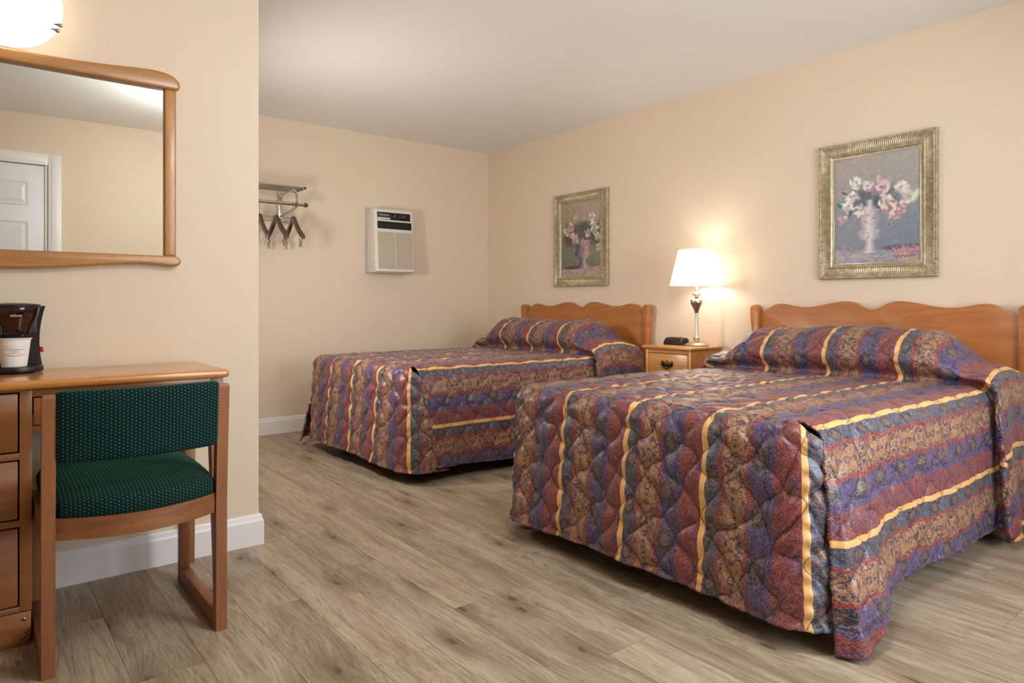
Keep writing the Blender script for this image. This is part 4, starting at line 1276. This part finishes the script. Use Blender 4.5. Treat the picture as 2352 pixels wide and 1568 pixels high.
def sconce(label, power, glow):
    xc, zc, r = 0.100, 2.014, 0.156
    yw = YP - 0.0005
    t = thing('wall_sconce', (xc, yw, zc), label, 'wall light', 'round frosted wall lights')
    g = NT('lit_frosted_glass')
    em = g.n('ShaderNodeEmission'); em.inputs[0].default_value = (1.0, 0.975, 0.93, 1); em.inputs[1].default_value = glow
    df = g.n('ShaderNodeBsdfPrincipled'); df.inputs['Base Color'].default_value = (0.9, 0.9, 0.88, 1); df.inputs['Roughness'].default_value = 0.25
    df.inputs['Transmission Weight'].default_value = 0.0
    fr = g.noise(g.obj(), 300, 2)
    bm = g.n('ShaderNodeBump'); bm.inputs['Strength'].default_value = 0.1; g.put(bm.inputs['Height'], fr); g.put(df.inputs['Normal'], bm.outputs[0])
    ad = g.n('ShaderNodeAddShader'); g.put(ad.inputs[0], df.outputs[0]); g.put(ad.inputs[1], em.outputs[0])
    g.put(g.out.inputs['Surface'], ad.outputs[0])
    if glow < 2: g.mat.cycles.emission_sampling = 'NONE'
    n = 64
    # shallow dish facing the room: lit front lens and an opaque white rim and back
    def disc(prof, mat, name, cap0, cap1):
        vs, fs = [], []
        for rr, d in prof:
            for i in range(n):
                A = 2 * PI * i / n
                vs.append((xc + rr * math.cos(A), yw - d, zc + rr * math.sin(A)))
        for j in range(len(prof) - 1):
            for i in range(n):
                fs.append((j * n + i, j * n + (i + 1) % n, (j + 1) * n + (i + 1) % n, (j + 1) * n + i))
        if cap0: fs.append(tuple(range(n))[::-1])
        if cap1: fs.append(tuple((len(prof) - 1) * n + i for i in range(n)))
        return MB().add(vs, fs, True).build(name, mat, t)
    rm = NT('glowing_glass_rim'); rm.set(Base_Color=srgb(246, 243, 236), Roughness=0.25)
    rm.bsdf.inputs['Emission Color'].default_value = (1.0, 0.96, 0.90, 1); rm.bsdf.inputs['Emission Strength'].default_value = 0.45
    rm.mat.cycles.emission_sampling = 'NONE'; rim_m = rm.mat
    disc([(0.001, 0.088), (0.05, 0.0872), (0.10, 0.0848), (0.140, 0.0812), (r - 0.004, 0.0792)], g.mat, 'glass_lens', True, False)
    disc([(r - 0.004, 0.0792), (r - 0.001, 0.0785), (r, 0.0760), (r - 0.003, 0.0735), (0.13, 0.0720), (0.06, 0.0700), (0.001, 0.0700)],
         rim_m, 'glass_rim', False, True)
    nk = plain('satin_nickel', srgb(190, 182, 170), 0.3, 1.0)
    pan = MB()
    pan.tube([(xc, yw, zc), (xc, yw - 0.020, zc), (xc, yw - 0.024, zc)], [0.115, 0.115, 0.10], 40)
    pan.build('back_plate', plain('white_enamel', srgb(236, 234, 228), 0.4), t)
    for A in (-0.33, -0.47, PI + 0.33, PI + 0.47, PI / 2 - 0.06, PI / 2 + 0.06):
        rr = r - 0.003
        px, pz = xc + rr * math.cos(A), zc + rr * math.sin(A)
        ux, uz = math.cos(A + 0.35), math.sin(A + 0.35)
        # teardrop clip on the rim, point towards the centre, on a wire arm back to the plate
        path = [(px + ux * q, yw - 0.083, pz + uz * q) for q in (0.010, 0.008, 0.003, -0.004, -0.012, -0.019)]
        cl = MB().tube(path, [0.002, 0.0058, 0.0072, 0.0060, 0.0035, 0.0008], 12)
        cl.tube([(px + ux * 0.004, yw - 0.080, pz + uz * 0.004), (px + ux * 0.004, yw - 0.066, pz + uz * 0.004), (xc + 0.10 * math.cos(A), yw - 0.022, zc + 0.10 * math.sin(A))], 0.0018, 6)
        cl.build('clip', nk, t)
    l = bpy.data.lights.new('sconce_light', 'POINT'); l.energy = power; l.color = (1.0, 0.93, 0.82); l.shadow_soft_size = 0.02
    lo = bpy.data.objects.new('sconce_light', l); COL.objects.link(lo); lo.parent = t; lo.location = (0, -0.050, 0)
    return t
sconce('round frosted glass wall light, lit, above the mirror', SCONCE_POWER, SCONCE_GLOW)
added_sconce = sconce('round frosted glass wall light added behind the partition to brighten the alcove', ADDED_ALCOVE_POWER, ADDED_ALCOVE_GLOW)  # second sconce, added unseen behind the partition to brighten the far walls
added_sconce.location = (XP + 0.0005, 3.75, 1.30); added_sconce.rotation_euler.z = PI / 2

# ---------------------------------------------------------------- desk
W_DESKX = wood('honey_oak_desk_top', srgb(216, 146, 70), srgb(174, 106, 42), 'X', 1.0, 0.20, 0.6)
W_DESK = wood('honey_oak_desk', srgb(170, 110, 58), srgb(124, 74, 36), 'X', 1.0, 0.36, 0.3)
W_DESKZ = wood('honey_oak_desk_upright', srgb(160, 104, 58), srgb(114, 68, 36), 'Z', 1.0, 0.4, 0.2)
M_STEEL = plain('steel_screw', srgb(150, 140, 125), 0.35, 1.0)
def desk():
    dx0, dx1, dy0, dy1, dz = -0.50, 0.702, 2.440, 2.878, 0.778
    t = thing('desk', (0.1, 2.66, 0), 'honey oak writing desk with drawer pedestal under the mirror', 'desk')
    MB().box(dx0, dx1, dy0, dy1, dz - 0.027, dz, 0.011, 4).build('desk_top', W_DESKX, t)
    fy = 2.470                        # front face of the carcass
    px0, px1 = dx0 + 0.018, 0.146     # pedestal
    b = MB()
    b.box(px0, px0 + 0.018, fy + 0.001, dy1, 0.10, dz - 0.027, 0.001); b.box(px1 - 0.018, px1, fy + 0.001, dy1, 0.10, dz - 0.027, 0.001)
    b.box(px0 + 0.018, px1 - 0.018, dy1 - 0.010, dy1, 0.10, dz - 0.027)
    b.box(px0 + 0.018, px1 - 0.018, fy + 0.02, dy1 - 0.012, 0.10, 0.112)
    b.build('pedestal', W_DESKZ, t)
    f = MB()
    f.box(px0, px0 + 0.028, fy - 0.004, fy, 0.10, dz - 0.027, 0.001); f.box(px1 - 0.030, px1, fy - 0.004, fy, 0.10, dz - 0.027, 0.001)
    for z0, z1 in ((0.744, 0.751), (0.546, 0.566), (0.349, 0.369), (0.10, 0.115)):
        f.box(px0 + 0.028, px1 - 0.030, fy - 0.003, fy, z0, z1, 0.0008)
    f.build('face_frame', W_DESK, t)
    for z0, z1 in ((0.570, 0.740), (0.373, 0.542), (0.119, 0.345)):
        MB().box(px0 + 0.032, px1 - 0.034, fy - 0.005, fy + 0.014, z0, z1, 0.003).build('drawer', W_DESK, t)
    # toe board: bracket foot with a rounded corner and two screws
    q = [(px0, 0.098), (px0, 0.012), (px0 + 0.012, 0.0), (px1 - 0.036, 0.0), (px1 - 0.018, 0.004), (px1 - 0.006, 0.018), (px1 - 0.003, 0.03), (px1 - 0.002, 0.098)]
    toe = MB().prism(q, fy - 0.008, fy + 0.012, 'Y', 0.002).build('bracket_foot', W_DESK, t)
    for zz in (0.078, 0.028):
        MB().tube([(px1 - 0.020, fy - 0.007, zz), (px1 - 0.020, fy - 0.0105, zz), (px1 - 0.020, fy - 0.012, zz)], [0.0055, 0.0055, 0.003], 14).build('screw', M_STEEL, toe)
    MB().box(px0 + 0.02, px0 + 0.04, dy1 - 0.06, dy1 - 0.02, 0, 0.10).build('rear_foot', W_DESKZ, t)
    MB().box(px1 - 0.05, px1 - 0.02, dy1 - 0.06, dy1 - 0.02, 0, 0.10).build('rear_foot', W_DESKZ, t)
    # knee-hole: apron, centre drawer, legs
    lx0, lx1 = 0.646, 0.688
    ap = MB()
    ap.box(px1, lx0, fy - 0.002, fy + 0.016, 0.728, dz - 0.027, 0.001)
    ap.box(px1, lx0, fy + 0.002, fy + 0.016, 0.622, 0.640, 0.001)
    ap.build('apron', W_DESK, t)
    MB().box(px1 + 0.004, lx0 - 0.004, fy - 0.001, fy + 0.017, 0.643, 0.724, 0.003).build('drawer', W_DESK, t)
    MB().box(lx1 - 0.022, lx1 - 0.004, fy + 0.042, dy1 - 0.045, 0.625, dz - 0.027, 0.001).build('side_apron', W_DESK, t)
    MB().box(px1, lx0, dy1 - 0.018, dy1 - 0.002, 0.625, dz - 0.027, 0.001).build('rear_apron', W_DESK, t)
    for (ya, yb) in ((fy - 0.002, fy + 0.042), (dy1 - 0.045, dy1 - 0.002)):
        MB().hexa([(lx0, ya, 0.62), (lx1, ya, 0.62), (lx1, yb, 0.62), (lx0, yb, 0.62)],
                  [(lx0, ya, dz - 0.027), (lx1, ya, dz - 0.027), (lx1, yb, dz - 0.027), (lx0, yb, dz - 0.027)], 0.001)
        lg = MB()
        ym = (ya + yb) / 2
        lg.hexa([(lx1 - 0.024, ym - 0.012, 0), (lx1 - 0.002, ym - 0.012, 0), (lx1 - 0.002, ym + 0.012, 0), (lx1 - 0.024, ym + 0.012, 0)],
                [(lx0, ya, 0.60), (lx1, ya, 0.60), (lx1, yb, 0.60), (lx0, yb, 0.60)], 0.0015)
        lg.box(lx0, lx1, ya, yb, 0.60, dz - 0.027, 0.001)
        lg.build('leg', W_DESKZ, t)
desk()

# ---------------------------------------------------------------- chair
W_CHX = wood('oiled_oak_chair_rail', srgb(160, 103, 60), srgb(112, 66, 36), 'X', 1.3, 0.45, 0.1, 0.5)
W_CHY = wood('oiled_oak_chair_runner', srgb(152, 98, 58), srgb(106, 63, 36), 'Y', 1.3, 0.45, 0.1, 0.5)
W_CHZ = wood('oiled_oak_chair_post', srgb(158, 101, 60), srgb(110, 65, 38), 'Z', 1.3, 0.45, 0.1, 0.5)
def green_mat():
    t = NT('green_dotted_upholstery')
    uvn = t.n('ShaderNodeUVMap'); uvn.uv_map = 'cloth'
    s = t.sep(uvn.outputs[0])
    # staggered pin dots, about 9 mm apart
    def dots(ou, ov):
        du = t.m('MULTIPLY', t.m('SUBTRACT', t.m('FRACT', t.m('ADD', t.m('DIVIDE', s[0], 0.0196), ou)), 0.5), 2.0)
        dv = t.m('SUBTRACT', t.m('FRACT', t.m('ADD', t.m('DIVIDE', s[1], 0.0098), ov)), 0.5)
        d = t.m('SQRT', t.m('ADD', t.m('MULTIPLY', du, du), t.m('MULTIPLY', dv, dv)))
        return t.step(d, 0.125, 0.075)
    d = t.m('MAXIMUM', dots(0, 0), dots(0.5, 0.5))
    wv = t.noise(t.comb(s[0], s[1], 0), 900, 2)
    base = t.mix(wv, srgb(1, 28, 27), srgb(4, 48, 44))
    c = t.mix(t.m('MULTIPLY', d, 0.85), base, srgb(196, 190, 150))
    t.set(Base_Color=c, Roughness=0.85)
    t.bsdf.inputs['Specular IOR Level'].default_value = 0.15
    t.bsdf.inputs['Sheen Weight'].default_value = 0.30
    t.bsdf.inputs['Sheen Roughness'].default_value = 0.30
    t.bsdf.inputs['Sheen Tint'].default_value = srgb(60, 190, 160)
    t.bump(t.m('ADD', wv, t.m('MULTIPLY', d, 1.0)), 0.3, 0.0008)
    return t.mat
M_GREEN = green_mat()
def cushion(name, P, uv, parent):
    """closed cushion from grid P (m,n,3) whose columns wrap round; ends capped"""
    m, n = P.shape[:2]
    mb = MB()
    vs = P.reshape(-1, 3).tolist(); fs = []
    for j in range(m - 1):
        for i in range(n):
            fs.append((j * n + i, j * n + (i + 1) % n, (j + 1) * n + (i + 1) % n, (j + 1) * n + i))
    fs.append(tuple(range(n))[::-1]); fs.append(tuple((m - 1) * n + i for i in range(n)))
    mb.add(vs, fs, True)
    o = mb.build(name, M_GREEN, parent, 70)
    me = o.data
    ul = me.uv_layers.new(name='cloth')
    for poly in me.polygons:
        idx = list(poly.vertices)
        big = len(idx) > 4
        cols = [k % n for k in idx]
        wrap = (not big) and (max(cols) - min(cols) > n // 2)
        for li, k in zip(poly.loop_indices, idx):
            j, i = k // n, k % n
            a, b = uv(j, i + (n if wrap and i < n // 2 else 0))
            if big: a, b = P[j, i, 1] * 1.0, P[j, i, 2] * 1.0
            ul.data[li].uv = (a, b)
    bm = bmesh.new(); bm.from_mesh(me); bmesh.ops.recalc_face_normals(bm, faces=bm.faces[:]); bm.to_mesh(me); bm.free()
    return o
def chair():
    xl0, xl1, xr0, xr1 = 0.150, 0.182, 0.592, 0.624
    yb0, yb1, yf1 = 2.198, 2.232, 2.690
    t = thing('side_chair', (0.387, 2.44, 0), 'oak side chair with green dotted seat and back pad at the desk', 'chair')
    for (a, b) in ((xl0, xl1), (xr0, xr1)):
        p = MB()
        p.hexa([(a, yb0, 0.0), (b, yb0, 0.0), (b, yb1, 0.0), (a, yb1, 0.0)], [(a, yb0, 0.42), (b, yb0, 0.42), (b, yb1, 0.42), (a, yb1, 0.42)])
        p.hexa([(a, yb0, 0.42), (b, yb0, 0.42), (b, yb1, 0.42), (a, yb1, 0.42)], [(a, yb0 - 0.026, 0.758), (b, yb0 - 0.026, 0.758), (b, yb1 - 0.028, 0.758), (a, yb1 - 0.028, 0.758)])
        # one continuous post: drop the inner faces
        p2 = MB()
        rows = []
        for (z, o0, o1) in ((0.0, 0, 0), (0.40, 0, 0), (0.58, -0.012, -0.012), (0.752, -0.026, -0.028), (0.760, -0.024, -0.034)):
            i = 0.003 if z > 0.755 else 0.0
            rows.append([(a + i, yb0 + o0, z), (b - i, yb0 + o0, z), (b - i, yb1 + o1, z), (a + i, yb1 + o1, z)])
        vs = [q for r_ in rows for q in r_]
        fs = [(k * 4 + i, k * 4 + (i + 1) % 4, (k + 1) * 4 + (i + 1) % 4, (k + 1) * 4 + i) for k in range(len(rows) - 1) for i in range(4)]
        fs += [(3, 2, 1, 0), tuple(len(vs) - 4 + i for i in range(4))]
        p2.add(vs, fs).build('back_post', W_CHZ, t)
        MB().box(a, b, yf1 - 0.036, yf1, 0.0, 0.40, 0.0015).build('front_leg', W_CHZ, t)
        MB().box(a, b, yb1, yf1 - 0.036, 0.0, 0.056, 0.0015).build('runner', W_CHY, t)
        MB().box(a + 0.002, b - 0.002, yb1, yf1 - 0.036, 0.345, 0.410, 0.0015).build('side_rail', W_CHY, t)
    # bowed back rail
    n = 25
    xs = np.linspace(xl1, xr0, n)
    bow = 0.066 * (1 - ((xs - (xl1 + xr0) / 2) / ((xr0 - xl1) / 2)) ** 2)
    vs = []
    for x, b in zip(xs, bow):
        y = yb0 + 0.008 - b
        vs += [(x, y, 0.365), (x, y + 0.022, 0.365), (x, y + 0.022, 0.424), (x, y, 0.424)]
    fs = [(k * 4 + i, k * 4 + (i + 1) % 4, (k + 1) * 4 + (i + 1) % 4, (k + 1) * 4 + i) for k in range(n - 1) for i in range(4)]
    fs += [(3, 2, 1, 0), tuple(len(vs) - 4 + i for i in range(4))]
    MB().add(vs, fs, True).build('seat_rail', W_CHX, t)
    MB().box(xl1, xr0, yf1 - 0.030, yf1 - 0.008, 0.345, 0.410, 0.0015).build('seat_rail', W_CHX, t)
    # seat cushion: sections along x
    m = 45
    P = []
    sec = []
    for j, k in enumerate(np.linspace(-1, 1, m)):
        x = (xl0 + xr1) / 2 + k * 0.2165
        e = max(0.0, 1 - abs(k) ** 8) ** 0.5
        inner = max(0.0, 1 - (k * 0.2165 / 0.2035) ** 2)
        ybk = (yb1 + 0.004) if abs(k) * 0.2165 > 0.2030 else yb0 + 0.004 - 0.070 * inner + 0.0
        yfr = yf1 + 0.010
        zl, zh = 0.412, 0.412 + 0.030 + 0.044 * (0.35 + 0.65 * e) * 1.0
        n_ = 44
        row = []
        ym, hy = (ybk + yfr) / 2, (yfr - ybk) / 2
        zm, hz = (zl + zh) / 2, (zh - zl) / 2
        for i in range(n_):
            A = 2 * PI * i / n_
            ca, sa = math.cos(A), math.sin(A)
            py = math.copysign(abs(ca) ** 0.32, ca); pz = math.copysign(abs(sa) ** 0.42, sa)
            zz = zm + hz * pz * (0.75 + 0.25 * e)
            if pz > 0: zz += 0.016 * (1 - py * py) * e
            row.append((x, ym + hy * py, zz))
        P.append(row)
    P = np.array(P)
    acc = np.r_[0, np.cumsum(np.linalg.norm(np.diff(P[m // 2], axis=0), axis=1))]
    acc = np.r_[acc, acc[-1] + np.linalg.norm(P[m // 2, 0] - P[m // 2, -1])]
    def uvs(j, i): return (P[j, 0, 0], acc[i] if i < len(acc) else acc[-1] + acc[i - len(acc) + 1])
    cushion('seat_cushion', P, uvs, t)
    # back pad
    P = []
    for j, k in enumerate(np.linspace(-1, 1, m)):
        x = (xl1 + xr0) / 2 + k * (xr0 - xl1 - 0.001) / 2
        e = max(0.0, 1 - abs(k) ** 14) ** 0.5
        b = 0.040 * (1 - k * k)
        row = []
        n_ = 44
        for i in range(n_):
            A = 2 * PI * i / n_
            ca, sa = math.cos(A), math.sin(A)
            py = math.copysign(abs(ca) ** 0.55, ca); pz = math.copysign(abs(sa) ** 0.22, sa)
            z = 0.672 + 0.098 * pz * (0.965 + 0.035 * e)
            lean = -0.026 * (z - 0.42) / 0.34
            y = yb0 + 0.014 - b + lean + 0.024 * py * (0.8 + 0.2 * e)
            row.append((x, y, z))
        P.append(row)
    P = np.array(P)
    acc2 = np.r_[0, np.cumsum(np.linalg.norm(np.diff(P[m // 2], axis=0), axis=1))]
    acc2 = np.r_[acc2, acc2[-1] + np.linalg.norm(P[m // 2, 0] - P[m // 2, -1])]
    Pb = P
    def uvb(j, i): return (Pb[j, 0, 0], acc2[i] if i < len(acc2) else acc2[-1] + acc2[i - len(acc2) + 1])
    cushion('back_pad', P, uvb, t)
chair()

# ---------------------------------------------------------------- coffee maker and cup
def coffee():
    cx, z0 = 0.117, 0.778
    yb = 2.872
    t = thing('coffee_maker', (cx, 2.79, z0), 'black single-cup coffee maker on the desk against the wall', 'coffee maker')
    blk = plain('matt_black_plastic', srgb(23, 19, 18), 0.38, grain=0.1, gscale=400)
    brn = plain('smoked_brown_plastic', srgb(40, 14, 8), 0.12, coat=0.5)
    dk = plain('gloss_black', srgb(12, 10, 10), 0.12)
    hw = 0.078
    # base with a rounded nose
    nose = [(cx + hw, yb), (cx + hw, 2.755)] + [(cx + hw * math.cos(A), 2.755 - 0.066 * math.sin(A)) for A in np.linspace(0.1, PI - 0.1, 20)] + [(cx - hw, 2.755), (cx - hw, yb)]
    MB().prism(nose, z0 + 0.004, z0 + 0.022, 'Z', 0.004).build('base', blk, t)
    for (x, y) in ((cx + 0.05, 2.84), (cx - 0.05, 2.84), (cx + 0.04, 2.73), (cx - 0.04, 2.73)):
        MB().box(x - 0.006, x + 0.006, y - 0.006, y + 0.006, z0, z0 + 0.005).build('foot', dk, t)
    # tower: sides flare gently at top and bottom
    zs = np.linspace(z0 + 0.020, 0.996, 16)
    rows = []
    for z in zs:
        k = (z - zs[0]) / (zs[-1] - zs[0])
        w = hw - 0.010 * math.sin(PI * k) ** 0.8 + 0.008 * k ** 2
        yfr = 2.800 - 0.012 * k
        rows.append([(cx - w, yb, z), (cx - w, yfr + 0.008, z), (cx - w + 0.010, yfr, z), (cx + w - 0.010, yfr, z), (cx + w, yfr + 0.008, z), (cx + w, yb, z)])
    vs = [p for r_ in rows for p in r_]
    fs = [(k * 6 + i, (k + 1) * 6 + i, (k + 1) * 6 + (i + 1) % 6, k * 6 + (i + 1) % 6) for k in range(len(rows) - 1) for i in range(6)]
    fs += [tuple(range(6)), tuple(len(vs) - 6 + i for i in range(6))[::-1]]
    MB().add(vs, fs, True).build('tower', blk, t)
    # brew funnel
    fy = 2.752
    fn = MB().lathe([(0.030, 0.902), (0.042, 0.904), (0.043, 0.916), (0.047, 0.932), (0.057, 0.952), (0.064, 0.972), (0.067, 0.990), (0.066, 0.996)], cx, fy, 0, 48).build('brew_funnel', brn, t)
    MB().lathe([(0.066, 0.990), (0.0705, 0.991), (0.0715, 0.997), (0.069, 1.001), (0.055, 1.0035), (0.02, 1.006), (0.001, 1.006)], cx, fy, 0, 48).build('lid', blk, t)
    MB().box(cx - 0.060, cx + 0.060, fy + 0.01, 2.806, 0.905, 0.998, 0.004).build('funnel_housing', blk, t)
    for s in (-1, 1):
        A0 = -PI / 2 + s * 0.98
        path = [(cx + (r_ + 0.001) * math.cos(A0), fy + (r_ + 0.001) * math.sin(A0), z) for r_, z in ((0.043, 0.904), (0.044, 0.918), (0.048, 0.933), (0.058, 0.952), (0.065, 0.972), (0.068, 0.990))]
        MB().tube(path, 0.0042, 8).build('funnel_rib', blk, fn)
    MB().box(cx - 0.024, cx + 0.024, fy - 0.018, 2.80, 0.8955, 0.904, 0.003).build('drip_spout', dk, t)
    MB().box(cx + hw - 0.005, cx + hw + 0.006, 2.832, 2.850, 0.838, 0.856, 0.002).build('switch', plain('red_switch', srgb(190, 30, 26), 0.3), t)
    vs, fs = text_mesh('salton', 0.0135)
    lt = []
    for p in vs:
        A = -PI / 2 + p[0] / 0.064
        z = 0.966 + p[1]
        r_ = np.interp(z, [0.932, 0.952, 0.972, 0.990], [0.047, 0.057, 0.064, 0.067]) + 0.0009
        lt.append((cx + r_ * math.cos(A), fy + r_ * math.sin(A), z))
    MB().add(lt, fs).build('lettering', plain('white_print', srgb(235, 232, 226), 0.5), fn)
    # paper cup
    cy, zc = 2.742, z0 + 0.0225
    ccx = cx - 0.002
    c = thing('paper_cup', (ccx, cy, zc), 'white printed paper cup standing in the coffee maker', 'cup')
    wp = plain('white_cup_paper', srgb(240, 236, 230), 0.55, grain=0.04, gscale=80)
    body = MB().lathe([(0.001, 0.004), (0.033, 0.004), (0.0335, 0.0), (0.0345, 0.0), (0.0450, 0.0885), (0.0440, 0.0885), (0.034, 0.006), (0.001, 0.006)], ccx, cy, zc, 48, False).build('cup_body', wp, c)
    ring = MB()
    ang = [2 * PI * i / 48 for i in range(49)]
    ring.tube([(ccx + 0.0460 * math.cos(A), cy + 0.0460 * math.sin(A), zc + 0.0895) for A in ang], 0.0022, 8, False)
    ring.build('rim', wp, c)
    def wrapcup(p, out=0.0005):
        z = p[1]
        r_ = 0.0345 + (0.0450 - 0.0345) * z / 0.0885 + out
        A = -PI / 2 + p[0] / 0.040
        return (ccx + r_ * math.cos(A), cy + r_ * math.sin(A), zc + z)
    ink = plain('grey_ink', srgb(120, 122, 140), 0.6)
    pale = plain('pale_ink', srgb(196, 186, 176), 0.6)
    blu = plain('navy_ink', srgb(72, 60, 120), 0.6)
    L = MB()
    for s, sz, z in (('WYNDHAM', 0.0086, 0.0555), ('REWARDS', 0.0050, 0.0492), ("YOU'VE EARNED THIS", 0.0038, 0.0432)):
        vs, fs = text_mesh(s, sz)
        L.add([wrapcup((p[0], z + p[1])) for p in vs], fs)
    L.build('lettering', ink, body)
    def band(pts, w, name, mat):
        mb = MB()
        vs = []
        for k, p in enumerate(pts):
            q = pts[min(k + 1, len(pts) - 1)]; o = pts[max(k - 1, 0)]
            d = Vector((q[0] - o[0], q[1] - o[1])).normalized(); nn = Vector((-d.y, d.x)) * w / 2
            vs += [wrapcup((p[0] + nn.x, p[1] + nn.y)), wrapcup((p[0] - nn.x, p[1] - nn.y))]
        mb.add(vs, [(2 * k, 2 * k + 1, 2 * k + 3, 2 * k + 2) for k in range(len(pts) - 1)])
        mb.build(name, mat, body)
    sm = [(-0.029 + 0.058 * k / 20, 0.0345 + 0.0052 * (abs(k / 10 - 1)) ** 1.1) for k in range(21)]
    band(sm, 0.0013, 'print_line', blu)
    fr_ = [(-0.029, 0.041 + 0.001 * k) for k in range(26)] + [(-0.029 + 0.058 * k / 20, 0.066) for k in range(1, 21)] + [(0.029, 0.066 - 0.001 * k) for k in range(1, 26)]
    band(fr_, 0.0006, 'print_border', pale)
coffee()

# ---------------------------------------------------------------- globe pendant, added out of view to light the room
def added_ceiling_light():
    x, y, zc, r = 1.35, 0.90, 2.10, 0.15
    t = thing('added_pendant', (x, y, ZC), 'opal glass globe pendant added out of view to light the room', 'added ceiling light')
    nk = plain('satin_nickel', srgb(190, 182, 170), 0.3, 1.0)
    MB().lathe([(0.06, -0.030), (0.062, -0.022), (0.058, -0.001), (0.001, 0.0)], x, y, ZC, 32).build('canopy', nk, t)
    MB().tube([(x, y, ZC - 0.02), (x, y, zc + r - 0.01)], 0.006, 10).build('rod', nk, t)
    g = NT('added_opal_globe'); e = g.n('ShaderNodeEmission'); e.inputs[0].default_value = (1, 0.995, 0.97, 1); e.inputs[1].default_value = ADDED_CEIL_GLOW
    g.put(g.out.inputs['Surface'], e.outputs[0])
    prof = [(max(0.001, r * math.cos(a)), r * math.sin(a)) for a in np.linspace(-PI / 2, PI / 2, 25)]
    MB().lathe(prof, x, y, zc, 40, False).build('globe', g.mat, t)
added_ceiling_light()
